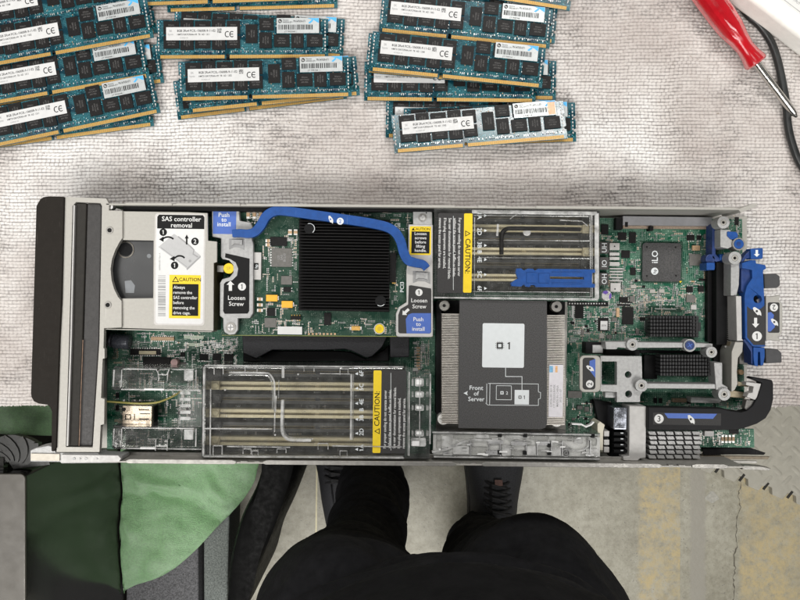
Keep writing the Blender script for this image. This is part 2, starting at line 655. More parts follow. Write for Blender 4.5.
make_work_mat()
BENCHTOP = mat('bench_laminate', (.62, .60, .56), .4, 0, .06, 20)
BENCHLEG = mat('bench_leg_steel', (.08, .08, .085), .45, .5, .1, 60)
bench = thing('workbench', 'long workbench whose pale top lies under the cream woven mat', 'workbench', (0, .3, -.765))
b = MB(BENCHTOP)
b.box(-.9, wp(0, 405, 0)[1] + .004, -.0325, .9, .62, -.0024)
b.build('bench_top', bench, 1.5)
for lx in (-.84, .84):
    for ly in (.0, .56):
        b = MB(BENCHLEG)
        b.box(lx - .025, ly - .025, -.764, lx + .025, ly + .025, -.0335)
        b.build('leg', bench, 2)
FZ = -.765                      # floor level
fmm = FZ * 1000


def concrete(name, paint=None, lo=.42, hi=.5, dark=1.0, span=None, fade=.012):
    m, nt, b = nodes_of(name)
    t = nt.nodes.new('ShaderNodeNewGeometry')
    co = t.outputs['Position']
    n1 = noise(nt, co, 5, 6, .6)
    c = ramp(nt, n1, [(.3, tuple(k * dark for k in (.25, .235, .18))), (.5, tuple(k * dark for k in (.33, .315, .25))), (.72, tuple(k * dark for k in (.40, .385, .32)))])
    n2 = noise(nt, co, 70, 5, .7)
    c = mixc(nt, .75, c, ramp(nt, n2, [(.3, (.55, .53, .48)), (.62, (1, 1, 1))]), 'MULTIPLY')
    sp = noise(nt, co, 260, 2)
    c = mixc(nt, ramp(nt, sp, [(.66, (0, 0, 0)), (.7, (1, 1, 1))]), c, (.16, .15, .13))
    r = .42
    if paint:
        pn = noise(nt, co, 55, 9, .8)
        pm = ramp(nt, pn, [(lo, (0, 0, 0)), (hi, (1, 1, 1))])
        pm2 = ramp(nt, noise(nt, co, 9, 2), [(.3, (.35,) * 3), (.55, (1,) * 3)])
        pm = mixc(nt, 1.0, pm, pm2, 'MULTIPLY')
        if dark < 1:
            pm = ramp(nt, pn, [(0, (.8,) * 3), (1, (1,) * 3)])
        if span:
            sx_ = N(nt, 'ShaderNodeSeparateXYZ')
            L(nt, co, sx_.inputs[0])
            jit = N(nt, 'ShaderNodeMath', operation='MULTIPLY_ADD')
            L(nt, noise(nt, co, 60, 6, .75), jit.inputs[0])
            jit.inputs[1].default_value = fade * 2.2
            L(nt, sx_.outputs[0], jit.inputs[2])
            for e0, e1 in ((span[0], span[0] + fade), (span[1] + fade * 1.6, span[1] + fade * .6)):
                mr = N(nt, 'ShaderNodeMapRange', interpolation_type='SMOOTHSTEP')
                L(nt, jit.outputs[0], mr.inputs[0])
                if e0 < e1:
                    mr.inputs[1].default_value, mr.inputs[2].default_value, mr.inputs[3].default_value, mr.inputs[4].default_value = e0 + fade, e1 + fade, 0, 1
                else:
                    mr.inputs[1].default_value, mr.inputs[2].default_value, mr.inputs[3].default_value, mr.inputs[4].default_value = e1, e0, 1, 0
                pm = mixc(nt, 1.0, pm, mr.outputs[0], 'MULTIPLY')
        c = mixc(nt, pm, c, paint)
    L(nt, c, b.inputs['Base Color'])
    b.inputs['Roughness'].default_value = r
    b.inputs['Specular IOR Level'].default_value = .4
    bump(nt, b, noise(nt, co, 160, 5, .65), .25, .002)
    return m


CONC = concrete('worn_concrete')
b = MB(CONC)
b.flat([(-4, -4), (4, -4), (4, 4), (-4, 4)], FZ)
o = b.build('floor', None, smooth=False)
o['kind'] = 'structure'


def ragged(pts, amp, n=14):
    out = []
    for i in range(len(pts)):
        a, c = np.array(pts[i], float), np.array(pts[(i + 1) % len(pts)], float)
        for k in range(n):
            p = a + (c - a) * k / n
            if k:
                p = p + rng.standard_normal(2) * amp
            out.append(tuple(p))
    return out


YP1 = concrete('worn_yellow_paint', (.42, .335, .17), .40, .58, 1.0, (.436, .536))
YP2 = concrete('tan_worn_paint', (.415, .335, .18), .36, .58, 1.0, (.622, 2))
GRV = concrete('shaded_joint', (.27, .255, .215), dark=.999, span=(.531, .562), fade=.008)
b = MB(YP1)
b.flat([wp(x, y, fmm) for x, y in ragged([(625, 380), (700, 380), (697, 660), (625, 660)], .3)], FZ + .0002)
o = b.build('floor_marking', None, smooth=False)
o['kind'] = 'structure'
b = MB(YP2)
b.flat([wp(x, y, fmm) for x, y in ragged([(725, 430), (860, 430), (860, 680), (725, 680)], .3)], FZ + .0002)
o = b.build('floor_marking', None, smooth=False)
o['kind'] = 'structure'
b = MB(GRV)  # groove's soft shading painted as a fading grey band
b.flat([wp(x, y, fmm) for x, y in ragged([(680, 380), (715, 380), (715, 660), (680, 660)], .3)], FZ + .0004)
o = b.build('floor_joint', None, smooth=False)
o['kind'] = 'structure'
b = MB(mat('crack_dirt', (.10, .09, .07), .9, 0, .3, 300))
cl = [(740, 470), (741, 485), (738, 495), (740, 507), (737, 520), (736, 535), (737, 545), (734, 555), (735, 568), (733, 580), (734, 592), (732, 610), (733, 640)]
cl = [(x + rng.uniform(-.9, .9), y) for x, y in spline(cl, 5)]
b.flat([wp(x, y, fmm) for x, y in ribbon(cl, [max(.15, .6 + rng.uniform(-.6, .9)) for _ in cl])], FZ + .0006)
o = b.build('floor_crack', None, smooth=False)
o['kind'] = 'structure'
b = MB(mat('dried_filler', (.35, .34, .30), .8, 0, .2, 200, .5, 300))
for cx, cy, r in ((712, 497, 6.5), (710, 496, 3.2)):
    b.flat([wp(cx + r * (1 + .2 * math.sin(3 * a)) * math.cos(a), cy + r * .8 * (1 + .2 * math.cos(4 * a)) * math.sin(a), fmm) for a in np.linspace(0, 2 * PI, 18, endpoint=False)], FZ + (.0005 if r > 4 else .001))
o = b.build('floor_patch', None, smooth=False)
o['kind'] = 'structure'
b = MB(mat('pale_floor_seam', (.62, .57, .38), .6, 0, .1, 100))
b.flat([wp(x, y, fmm) for x, y in ((316.4, 440), (318, 440), (315.6, 640), (314, 640))], FZ + .0002)
o = b.build('floor_seam', None, smooth=False)
o['kind'] = 'structure'

# interlocking foam floor tile with a tread pattern
FOAM = mat('grey_foam_tile', (.34, .325, .275), .7, 0, .1, 60, .3, 900)
fm = 1000 * FZ + 12
edge = [(660, 446), (700, 462)]
a0, a1 = np.array((700., 462.)), np.array((824., 506.))
dv = (a1 - a0) / np.linalg.norm(a1 - a0)
nv_ = np.array((-dv[1], dv[0]))
tl = np.linalg.norm(a1 - a0)
k = 0.0
pitch = 25.5
slits = []
while k < tl:
    p = a0 + dv * k
    for t, off in ((0, 0), (3, 7), (14, 7.5), (17, 0)):
        q = p + dv * t + nv_ * off
        edge.append((float(q[0]), float(q[1])))
    slits.append(p + dv * 18)
    k += pitch
foam_poly = edge + [(1000, 500), (1000, 150), (640, 150)]
tile = thing('foam_floor_tile', 'grey foam floor tile with raised tread bars and interlocking toothed edge', 'floor tile', (.55, -.1, FZ))
b = MB(FOAM)
b.prism([wp(x, y, fm) for x, y in foam_poly], FZ + .001, FZ + .012)
b.build('tile_sheet', tile, 1.5)
b = MB(FOAM)
tx, ty = .036, .036
for i in range(-2, 34):
    for j in range(-2, 16):
        x = .40 + i * tx * .5
        y = -.42 + j * ty + (ty / 2 if i % 2 else 0)
        ang = 45 if (i % 2) else -45
        px, py = 400 + x / sc(FZ + .012), 300 - y / sc(FZ + .012)
        lim = 462 + (px - 700) * (44 / 124)
        if px < 695 or py > lim - 3 or px > 930:
            continue
        P = rot2([(x - .0125, y - .002), (x - .009, y - .0042), (x + .009, y - .0042), (x + .0125, y - .002), (x + .0125, y + .002), (x + .009, y + .0042), (x - .009, y + .0042), (x - .0125, y + .002)], (x, y), ang)
        Q = rot2([(x - .010, y - .0008), (x - .0075, y - .0025), (x + .0075, y - .0025), (x + .010, y - .0008), (x + .010, y + .0008), (x + .0075, y + .0025), (x - .0075, y + .0025), (x - .010, y + .0008)], (x, y), ang)
        vs = [(a, c, FZ + .012) for a, c in P] + [(a, c, FZ + .0131) for a, c in Q]
        b.raw(vs, [tuple(range(8, 16))] + [(n, (n + 1) % 8, 8 + (n + 1) % 8, 8 + n) for n in range(8)])
o = b.build('tread_bars', tile)
o['kind'] = 'stuff'
b = MB(mat('dark_gap', (.02, .019, .016), .9, 0, .2, 100))
for p in slits:
    q = p + dv * 1.0 + nv_ * 1.0
    b.prism([wp(x, y, fm) for x, y in rot2([(q[0] - 1.2, q[1] - 4.5), (q[0] + 1.2, q[1] - 4.5), (q[0] + 1.2, q[1] + 4), (q[0] - 1.2, q[1] + 4)], tuple(q), 38)], FZ + .0115, FZ + .0128)
b.build('tooth_slot', tile)

# ------------------------------------------------------------------ grey case, fan, foam slab, cloth, bag
CASE = mat('gloss_dark_case_paint', (.022, .021, .019), .16, .1, .05, 40, rvar=.03)
CASET = mat('case_top_paint', (.095, .088, .077), .4, .2, .08, 30)
case = thing('computer_case', 'dark grey metal computer case standing on the floor left of the green cloth', 'computer case', (-.6, -.43, FZ))
zc = -.342
xr = -.472
yb = (300 - 474) * sc(zc)
b = MB(CASE)
b.prism(rrect(-.66, -.66, xr, yb, .006, 3), FZ + .012, zc - .004)
b.build('case_body', case, 1)
b = MB(CASET)
b.prism(rrect(-.66, -.66, xr + .0004, yb + .0004, .007, 4), zc - .0039, zc)
b.build('top_panel', case, 1.6, seg=3)
b = MB(WHITEMET)
b.cone(-.52, yb + .012, .003, .002, zc - .02, zc - .016)
b.box(-.53, yb + .0006, zc - .03, -.51, yb + .016, zc - .02, CASE)
b.build('screw_tab', case)
for fx in (-.63, -.5):
    for fy in (-.62, -.26):
        b = MB(BLACK)
        b.cone(fx, fy, .016, .018, FZ + .0005, FZ + .0119)
        b.build('foot', case)
FANM = mat('fan_black', (.020, .020, .018), .36, 0, .25, 90)
gz = -.362
gy0, gy1 = yb + .0008, yb + .047
gx0, gx1 = -.66, -.512
fx, fy, fr = wp(10, 470, gz * 1000)[0], gy0 - .004, .052
b = MB(FANM)
b.prism([(gx0, gy0), (gx1 + .012, gy0), (gx1, gy0 + .02), (gx1 - .01, gy1), (gx0, gy1)], gz - .012, gz - .004, None, [[(fx + fr * .96 * math.cos(a), gy0 + .003 + fr * .78 * math.sin(a)) for a in np.linspace(.06, PI - .06, 18)]])
b.build('rear_grille', case, .8)
for q in range(7):
    b = MB(FANM)
    a0_ = .1 + q * .43
    pts = [(fx + (.012 + .040 * t) * math.cos(a0_ + .8 * t), fy + .008 + (.006 + .032 * t) * abs(math.sin(a0_ + .8 * t))) for t in np.linspace(0, 1, 7)]
    b.prism(ribbon(pts, [.004 + .003 * t for t in np.linspace(0, 1, 7)]), gz - .010, gz - .001 - .0004 * q)
    b.build('curved_rib', case)
b = MB(BLACK)
b.box(gx0, gy0, FZ + .03, gx1, gy0 + .012, gz - .013)
b.build('rear_panel', case)

FELT = mat('grey_felt', (.115, .115, .12), .9, 0, .55, 420, .8, 600, .2)
zs = -.672
slab = thing('foam_slab', 'speckled dark grey foam slab on the floor under the green cloth', 'foam slab', (-.38, -.45, FZ))
b = MB(FELT)
b.prism([(-.470, -.60), (-.345, -.60), (-.348, -.12), (-.70, -.12), (-.70, -.155), (-.470, -.155)], FZ + .001, zs)
b.build('slab_block', slab, 4)
b = MB(FELT)
b.prism([(-.70, -.125), (-.60, -.125), (-.60, -.168), (-.70, -.168)], zs + .001, -.47)
b.build('slab_offcut', slab, 4)
b = MB(mat('grey_green_felt', (.15, .165, .155), .9, 0, .5, 420, .8, 600, .2))
b.prism([(-.338, -.60), (-.300, -.60), (-.287, -.12), (-.340, -.12)], FZ + .001, zs - .006)
b.build('slab_strip', slab, 4)


def make_cloth():
    m, nt, b = nodes_of('green_microfibre')
    co = objco(nt)
    c = ramp(nt, noise(nt, co, 14, 5), [(.3, (.42, .86, .36)), (.7, (.55, .97, .48))])
    c = mixc(nt, .6, c, ramp(nt, noise(nt, co, 260, 5, .8), [(.36, (.55, .64, .55)), (.6, (1, 1, 1))]), 'MULTIPLY')
    st = ramp(nt, noise(nt, co, 22, 3), [(.58, (0, 0, 0)), (.72, (1, 1, 1))])
    f = N(nt, 'ShaderNodeMath', operation='MULTIPLY')
    L(nt, st, f.inputs[0])
    f.inputs[1].default_value = .35
    c = mixc(nt, f.outputs[0], c, (.16, .33, .15))
    L(nt, c, b.inputs['Base Color'])
    b.inputs['Roughness'].default_value = .95
    b.inputs['Sheen Weight'].default_value = .4
    bump(nt, b, noise(nt, co, 420, 6, .9), 1.0, .008)
    k = sc(zs + .008)
    out = spline([(118, 593), (135, 585), (158, 575), (180, 562), (200, 545), (216, 528), (232, 512), (245, 497), (254, 482), (258, 468), (263, 450), (262, 430), (255, 405), (225, 396), (150, 396), (60, 398), (-20, 392), (-60, 400), (-60, 432), (0, 434), (60, 436), (116, 436), (118, 500), (118, 560)], 5)
    poly = [((x - 400) * k, (300 - y) * k) for x, y in out]
    bm = bmesh.new()
    f = bm.faces.new([bm.verts.new((x, y, 0)) for x, y in poly])
    bmesh.ops.triangulate(bm, faces=bm.faces[:])
    for _ in range(9):
        lng = [e for e in bm.edges if e.calc_length() > .0075]
        if not lng:
            break
        bmesh.ops.subdivide_edges(bm, edges=lng, cuts=1)
        bmesh.ops.triangulate(bm, faces=[f for f in bm.faces if len(f.verts) > 3])
        if len(bm.verts) > 26000:
            break
        bmesh.ops.beautify_fill(bm, faces=bm.faces[:], edges=[e for e in bm.edges if not e.is_boundary])
    for v in bm.verts:
        x, y = v.co.x, v.co.y
        p = Vector((x * 9, y * 9, 1.3))
        w = mnoise.noise(p) * .018 + mnoise.noise(p * 2.7) * .009 + mnoise.noise(p * 7) * .003 + abs(mnoise.noise(p * 1.7 + Vector((3, 1, 0)))) * .014

        def ridge(ax, ay, bx, by, wid, hgt):
            d = np.array((bx - ax, by - ay))
            ln = np.linalg.norm(d)
            d = d / ln
            t = (x - ax) * d[0] + (y - ay) * d[1]
            s = abs(-(x - ax) * d[1] + (y - ay) * d[0] + .008 * math.sin(t * 40))
            e = max(0, min(1, t / .03, (ln - t) / .03))
            return hgt * e * math.exp(-(s / wid) ** 2)
        P_ = lambda a, c: ((a - 400) * k, (300 - c) * k)
        for q in ((125, 470, 190, 492, .010, .014), (190, 492, 235, 530, .012, -.010), (205, 470, 230, 500, .007, .016), (230, 500, 255, 515, .008, .012), (120, 510, 150, 530, .012, .009), (140, 480, 200, 505, .008, -.008), (150, 560, 230, 500, .02, .006)):
            w += ridge(*P_(q[0], q[1]), *P_(q[2], q[3]), q[4], q[5])
        v.co.z = max(zs + .004, zs + .016 + w)
        pxx, pyy = 400 + x / k, 300 - y / k
        if pyy < 438 and pxx < 122:
            t = max(0, min(1, (118 - pxx) / 50))
            t = t * t * (3 - 2 * t)
            zt_ = v.co.z * (1 - t) + (-.455 + w * .6) * t
            q = sc(zt_) / k
            v.co.x, v.co.y, v.co.z = x * q, y * q, zt_
            continue
        if x < xr + .003 and y < yb + .005:
            v.co.x = xr + .003
    me = bpy.data.meshes.new('green_cloth')
    bm.normal_update()
    bm.to_mesh(me)
    bm.free()
    for p in me.polygons:
        p.use_smooth = True
    me.materials.append(m)
    o = bpy.data.objects.new('green_cloth', me)
    COL.objects.link(o)
    WORLD[o.name] = Vector((0, 0, 0))
    sd = o.modifiers.new('hem', 'SOLIDIFY')
    sd.thickness = .0022
    sd.offset = 0
    tag(o, 'crumpled light green microfibre cloth spread over the foam slab', 'cloth')


make_cloth()

# black bag leaning beside the slab
BAG = mat('black_nylon', (.003, .003, .003), .6, 0, .3, 60, .3, 700, .08)
zb = -.52
bo = [(263, 380), (300, 380), (303, 440), (298, 470), (286, 505), (272, 540), (258, 570), (246, 610), (222, 640), (223, 600), (227, 560), (238, 520), (253, 490), (262, 465)]
poly = [wp(x, y, zb * 1000) for x, y in spline(bo, 4)]
vs, fs = [], []
cx = sum(p[0] for p in poly) / len(poly)
cy = sum(p[1] for p in poly) / len(poly)
lev = [(FZ + .001, .97), (FZ + .05, 1.0), (zb - .06, 1.0), (zb - .02, .94), (zb - .004, .82), (zb, .6)]
for z, f in lev:
    vs += [(cx + (x - cx) * f, cy + (y - cy) * (1 - (1 - f) * .5), z) for x, y in poly]
n = len(poly)
for j in range(len(lev) - 1):
    fs += [(j * n + i, j * n + (i + 1) % n, (j + 1) * n + (i + 1) % n, (j + 1) * n + i) for i in range(n)]
fs += [tuple(range(n - 1, -1, -1)), tuple(range((len(lev) - 1) * n, len(lev) * n))]
b = MB(BAG)
b.raw(vs, fs)
o = b.build('soft_bag', None)
tag(o, 'black soft bag standing on the floor right of the grey foam slab', 'bag')

# ================================================================== the person
TROUS = mat('black_trouser_cloth', (.013, .013, .0145), .9, 0, .3, 90, .5, 500, .15)
SHIRT = mat('black_sweatshirt_cloth', (.009, .009, .0095), .95, 0, .3, 60, .6, 380, .12)


person = thing('person', 'person in black trousers and dark trainers standing at the bench edge', 'person', (.04, -.33, FZ))
def loft(bm, secs, n=28):
    """secs: (centre, rx, ry) stacked sections closed at both ends"""
    rings = []
    for (cx_, cy_, cz_), rx, ry in secs:
        rings.append([bm.verts.new((cx_ + rx * math.cos(2 * PI * i / n), cy_ + ry * math.sin(2 * PI * i / n), cz_)) for i in range(n)])
    for a_, c_ in zip(rings, rings[1:]):
        for i in range(n):
            bm.faces.new((a_[i], a_[(i + 1) % n], c_[(i + 1) % n], c_[i]))
    bm.faces.new(rings[0][::-1])
    bm.faces.new(rings[-1])


bm = bmesh.new()
loft(bm, [((.033, -.31, -.04), .10, .08), ((.033, -.31, .0), .15, .105), ((.040, -.31, .07), .165, .135), ((.040, -.308, .125), .168, .143), ((.041, -.307, .135), .173, .149), ((.041, -.306, .17), .173, .150), ((.040, -.306, .30), .17, .15), ((.033, -.32, .45), .20, .13), ((.033, -.33, .52), .17, .10), ((.033, -.335, .555), .08, .06)])
loft(bm, [((-.045, -.305, .05), .075, .09), ((-.046, -.298, -.03), .086, .104), ((-.052, -.315, -.15), .076, .092), ((-.056, -.345, -.33), .060, .070), ((-.052, -.345, -.42), .058, .066), ((-.048, -.335, -.56), .056, .064), ((-.046, -.325, -.66), .058, .068), ((-.046, -.322, -.70), .060, .072)])
loft(bm, [((.110, -.305, .05), .078, .09), ((.108, -.288, -.03), .088, .110), ((.108, -.315, -.15), .076, .092), ((.106, -.350, -.33), .058, .070), ((.112, -.365, -.42), .056, .066), ((.126, -.40, -.56), .054, .062), ((.136, -.425, -.66), .056, .066), ((.140, -.432, -.70), .058, .07)])
me = bpy.data.meshes.new('body')
bm.to_mesh(me)
bm.free()
o = bpy.data.objects.new('body', me)
COL.objects.link(o)
rm = o.modifiers.new('one_skin', 'REMESH')
rm.mode = 'VOXEL'
rm.voxel_size = .008
sm = o.modifiers.new('soft', 'SMOOTH')
sm.iterations = 8
me2 = bpy.data.meshes.new_from_object(o.evaluated_get(bpy.context.evaluated_depsgraph_get()))
bpy.data.objects.remove(o)
me2.name = 'body'
me2.materials.clear()
me2.materials.append(TROUS)
me2.materials.append(SHIRT)
for v in me2.vertices:
    c_ = v.co
    d = mnoise.noise(c_ * 14) * .005
    if c_.z < .12:
        d += abs(mnoise.noise(Vector((c_.x * 9, c_.y * 9 + c_.z * 6, c_.z * 34)))) * .016 - .004
    else:
        d += abs(mnoise.noise(Vector((c_.x * 12, c_.y * 12, c_.z * 25)))) * .006
    v.co += v.normal * d
for p in me2.polygons:
    p.use_smooth = True
    p.material_index = 1 if p.center.z > .128 else 0
o = bpy.data.objects.new('body', me2)
COL.objects.link(o)
place(o, Vector((0, 0, 0)), person)

SHOEM = mat('charcoal_shoe_mesh', (.022, .0225, .026), .75, 0, .45, 500, .7, 700)
SHOES = mat('black_shoe_sole', (.012, .012, .012), .6, 0, .2, 100)
LACE = mat('dark_laces', (.010, .010, .011), .8, 0, .3, 400)
TONGUE = mat('red_tongue_tag', (.11, .06, .05), .6, 0, .3, 300)


def shoe(cx, cy, yaw, label):
    """cx, cy: heel on the floor; toe points to +y"""
    base = [(-.030, 0), (-.034, .05), (-.036, .10), (-.044, .17), (-.045, .215), (-.034, .255), (-.01, .275), (.014, .272), (.036, .25), (.046, .21), (.044, .16), (.036, .10), (.034, .05), (.03, 0), (.018, -.018), (-.018, -.018)]
    base = spline(base + [base[0]], 3)[:-1]
    n = len(base)

    def lift(vs):
        ca, sa = math.cos(yaw), math.sin(yaw)
        return [(cx + x * ca - y * sa, cy + x * sa + y * ca, z) for x, y, z in vs]

    def layer(f, z_of, shrink):
        out = []
        for x, y in base:
            out.append((x * shrink * 1.14, .12 + (y - .12) * (1 - (1 - shrink) * .55), z_of(y)))
        return out
    up = []
    prof = [(FZ + .03, 0, 1.0), (FZ + .05, .012, .985), (FZ + .05, .032, .86), (FZ + .052, .045, .62), (FZ + .052, .052, .34)]
    for zb_, rise, shr in prof:
        def zf(y, zb_=zb_, rise=rise):
            t = max(0, min(1, (.24 - y) / .17))
            return zb_ + rise * (.35 + 1.0 * t)
        up.append(lift(layer(0, zf, shr)))
    vs = [v for l in up for v in l]
    fs = []
    for j in range(len(up) - 1):
        fs += [(j * n + i, j * n + (i + 1) % n, (j + 1) * n + (i + 1) % n, (j + 1) * n + i) for i in range(n)]
    fs.append(tuple(range((len(up) - 1) * n, len(up) * n)))
    u = MB(SHOEM)
    u.raw(vs, fs)
    uo = u.build('shoe', person, label=label, sharp=80)
    s_ = MB(SHOES)
    so = lift([(x * 1.2, .12 + (y - .12) * 1.04, FZ + .001) for x, y in base]) + lift([(x * 1.18, .12 + (y - .12) * 1.03, FZ + .032) for x, y in base])
    s_.raw(so, [tuple(range(n - 1, -1, -1)), tuple(range(n, 2 * n))] + [(i, (i + 1) % n, n + (i + 1) % n, n + i) for i in range(n)])
    s_.build('sole', uo)
    l_ = MB(LACE)
    for i in range(5):
        y = .092 + i * .010
        z = FZ + .120 - i * .0045
        l_.tube(lift([(-.022, y, z - .012), (-.01, y + .004, z), (.01, y + .008, z), (.022, y + .012, z - .012)]), .003, n=7)
        l_.tube(lift([(.022, y, z - .012), (.01, y + .004, z + .002), (-.01, y + .008, z + .002), (-.022, y + .012, z - .012)]), .003, n=7)
    l_.build('laces', uo)
    t_ = MB(TONGUE)
    t_.raw(lift([(-.006, .140, FZ + .106), (.007, .140, FZ + .106), (.007, .149, FZ + .102), (-.006, .149, FZ + .102)]), [(0, 1, 2, 3)])
    t_.build('tongue_tag', uo)


shoe(.163, -.455, -.03, None)
shoe(-.094, -.40, .10, None)
# ================================================================== memory modules
def zx(v):
    return ((v - 105) * .2134 - 66.7) * 1e-3


def zy(v):
    return ((372 - v) * .2065 - 15.2) * 1e-3


Z_PCB0, Z_PCB1, Z_CH = .0012, .0025, .0037
DPCB = MATS['teal_circuit_board']


def make_module(part='500205-071', serial='CT 7HRTAB', date='1302', lot='KOREA 07', shift=0.0, glare=False):
    root = thing('memory_module', 'x', 'memory module', (0, 0, 0), 'memory modules on the woven mat')
    hx, hy = .066675, .0152
    b = MB(DPCB)
    nx = zx(363.5)
    out = [(-hx, -hy), (nx - .0012, -hy), (nx - .0012, -hy + .0028)] + [(nx + .0012 * math.cos(a), -hy + .0028 + .0012 * math.sin(a)) for a in np.linspace(PI, 0, 6)][1:-1] + [(nx + .0012, -hy + .0028), (nx + .0012, -hy), (hx, -hy)]
    for yy in (-.0065, .0035):
        out += [(hx, yy - .0018)] + [(hx - .0018 * math.cos(a) * 1.0, yy + .0014 * math.sin(a)) for a in np.linspace(-PI / 2, PI / 2, 6)] + [(hx, yy + .0018)]
    out += [(hx, hy), (-hx, hy)]
    for yy in (.0035, -.0065):
        out += [(-hx, yy + .0018)] + [(-hx + .0018 * math.cos(a), yy + .0014 * math.sin(a)) for a in np.linspace(PI / 2, -PI / 2, 6)] + [(-hx, yy - .0018)]
    b.prism(out, Z_PCB0, Z_PCB1)
    pcb = b.build('circuit_board', root, smooth=False)
    # gold fingers, both sides of the notch: strip with fine grooves between fingers
    b = MB(GOLD)
    z = Z_PCB1 + .00006
    for x0, x1 in ((zx(118), nx - .0016), (nx + .0016, zx(720))):
        n = int((x1 - x0) / .001)
        for i in range(n):
            a = x0 + i * .001
            b.flat([(a, -hy + .0002), (a + .00086, -hy + .0002), (a + .00086, -hy + .0029), (a, -hy + .0029)], z)
    b.build('gold_contacts', root, smooth=False)
    # solder and tiny resistors
    b = MB(TIN)
    for i in range(88):
        x = zx(125 + i * 6.8)
        if abs(x - nx) < .0025:
            continue
        k = rng.integers(0, 4)
        if k < 3:
            b.box(x, zy(350) + rng.uniform(-.0003, .0003), Z_PCB1, x + .0005, zy(350) + .0014, Z_PCB1 + .0003, (TIN, CHIPM, MATS['dusky_resistor'])[k])
            if k:
                b.box(x, zy(350) + .0011, Z_PCB1, x + .0005, zy(350) + .0015, Z_PCB1 + .00033)
    for i in range(150):
        x, y = rng.uniform(-.063, .063), rng.uniform(-.0105, .0145)
        w, h = rng.uniform(.0003, .0006), rng.uniform(.0003, .0009)
        b.box(x, y, Z_PCB1, x + w, y + h, Z_PCB1 + .0003, (TIN, TIN, CHIPM, TAN)[rng.integers(0, 4)])
    for xx in (112.5, 719):
        for i in range(9):
            y = zy(238 + i * 13)
            b.box(zx(xx) - .00045, y, Z_PCB1, zx(xx) + .00045, y + .0014, Z_PCB1 + .0005, WHITEMET)
    o = b.build('surface_resistors', root, smooth=False)
    o['kind'] = 'stuff'

    def chip(x0, y0, x1, y1, name='memory_chip', lines=('SKhynix', 'H5TC4G43', 'AFR PBA')):
        x0, x1, y0, y1 = zx(x0 - 1.6), zx(x1 + 1.6), zy(y1 + 1.2), zy(y0 - 1.2)
        b = MB(CHIPM)
        b.box(x0, y0, Z_PCB1 + .0002, x1, y1, Z_CH)
        b.box(x0 + .0007, y0 + .0007, Z_PCB1, x1 - .0007, y1 - .0007, Z_PCB1 + .0002, INK)
        cx, cy = (x0 + x1) / 2, (y0 + y1) / 2
        tall = (y1 - y0) > (x1 - x0) * 1.02
        for i, t in enumerate(lines):
            d = (1 - i) * .0019
            if tall:
                b.text(t, cx - d, cy, .0016, Z_CH + .00004, CHIPL, 90, sx=.85)
            else:
                b.text(t, cx, cy + d, .0016, Z_CH + .00004, CHIPL, sx=.9)
        b.build(name, root, smooth=False)
    for i, (a, c) in enumerate(((133, 186), (194, 238), (247, 300), (309, 354), (363, 408))):
        if i % 2 == 0:
            chip(a, 233, c, 279)
            chip(a, 290, c, 333)
        else:
            chip(a, 229, c, 281)
            chip(a, 286, c, 338)
    chip(432, 247, 471, 314, 'register_chip', ('IDT', 'SSTE32882', 'KB1AKG'))
    chip(482, 224, 530, 266)
    for i, (a, c) in enumerate(((482, 523), (535, 588), (598, 638), (654, 708))):
        if i % 2:
            chip(a, 285, c, 329)
        else:
            chip(a, 277, c, 333)
    for i, (a, c) in enumerate(((544, 588), (598, 640), (652, 700))):
        chip(a, 225, c, 270)
    # maker's label
    z = Z_CH + .00012
    b = MB(MATS['matt_label_paper'])
    x0, x1, y0, y1 = zx(140) - shift * .6, zx(398) - shift * .6, zy(305) - shift * .4, zy(256) - shift * .4
    b.box(x0, y0, Z_CH + .00003, x1, y1, z)
    zt = z + .00005
    b.text('SK', x0 + .0035, y0 + .0072, .0024, zt, INKS, 0, sx=.9)
    b.text('hynix', x0 + .0035, y0 + .0046, .0022, zt, INKS, 0, sx=.9)
    b.text('8GB 2Rx4 PC3L-10600R-9-11-E2', x0 + .0085, y0 + .0073, .0025, zt, INK, 0, 'L', .88)
    b.text('HMT31GR7CFR4A-H9  T8  AD  ' + date, x0 + .0085, y0 + .0044, .0019, zt, INK, 0, 'L', .86)
    b.text(lot, x0 + .0105, y0 + .0018, .0015, zt, INKS, 0, 'L')
    for i in range(16):
        for j in range(16):
            if rng.random() < .5:
                q = .00021
                b.flat([(x1 - .0155 + i * q, y0 + .0055 + j * q), (x1 - .0155 + i * q + q, y0 + .0055 + j * q), (x1 - .0155 + i * q + q, y0 + .0055 + j * q + q), (x1 - .0155 + i * q, y0 + .0055 + j * q + q)], zt, INK)
    # CE conformity mark: two open rings
    for k, cx in enumerate((x1 - .0076, x1 - .0040)):
        arc = [(cx + .0017 * math.cos(a), y0 + .0045 + .0021 * math.sin(a)) for a in np.linspace(.3 * PI, 1.7 * PI, 14)]
        b.flat(ribbon(arc, .00065), zt, INK)
        if k:
            b.flat([(cx - .0018, y0 + .0042), (cx + .0009, y0 + .0042), (cx + .0009, y0 + .0048), (cx - .0018, y0 + .0048)], zt + .00003, INK)
    b.build('spec_label', root, smooth=False)
    # spare-part label with barcode
    b = MB(MATS['silver_label_film'])
    x0, x1, y0, y1 = zx(546) + shift, zx(700) + shift, zy(279) + shift * .3, zy(222) + shift * .3
    b.box(x0, y0, Z_CH + .00003, x1, y1, z)
    b.flat(circ(x0 + .0025, y1 - .0024, .0015, 16), zt, INK)
    b.text('hp', x0 + .0025, y1 - .0023, .002, zt + .00003, WHITE, -8)
    b.text('Genuine', x0 + .0048, y1 - .0016, .0013, zt, INK, 0, 'L')
    b.text(part, x0 + .0048, y1 - .0032, .0016, zt, INK, 0, 'L')
    b.text('PN 647650-071', x0 + .013, y1 - .0025, .0024, zt, INK, 0, 'L', .62)
    x = x0 + .0012
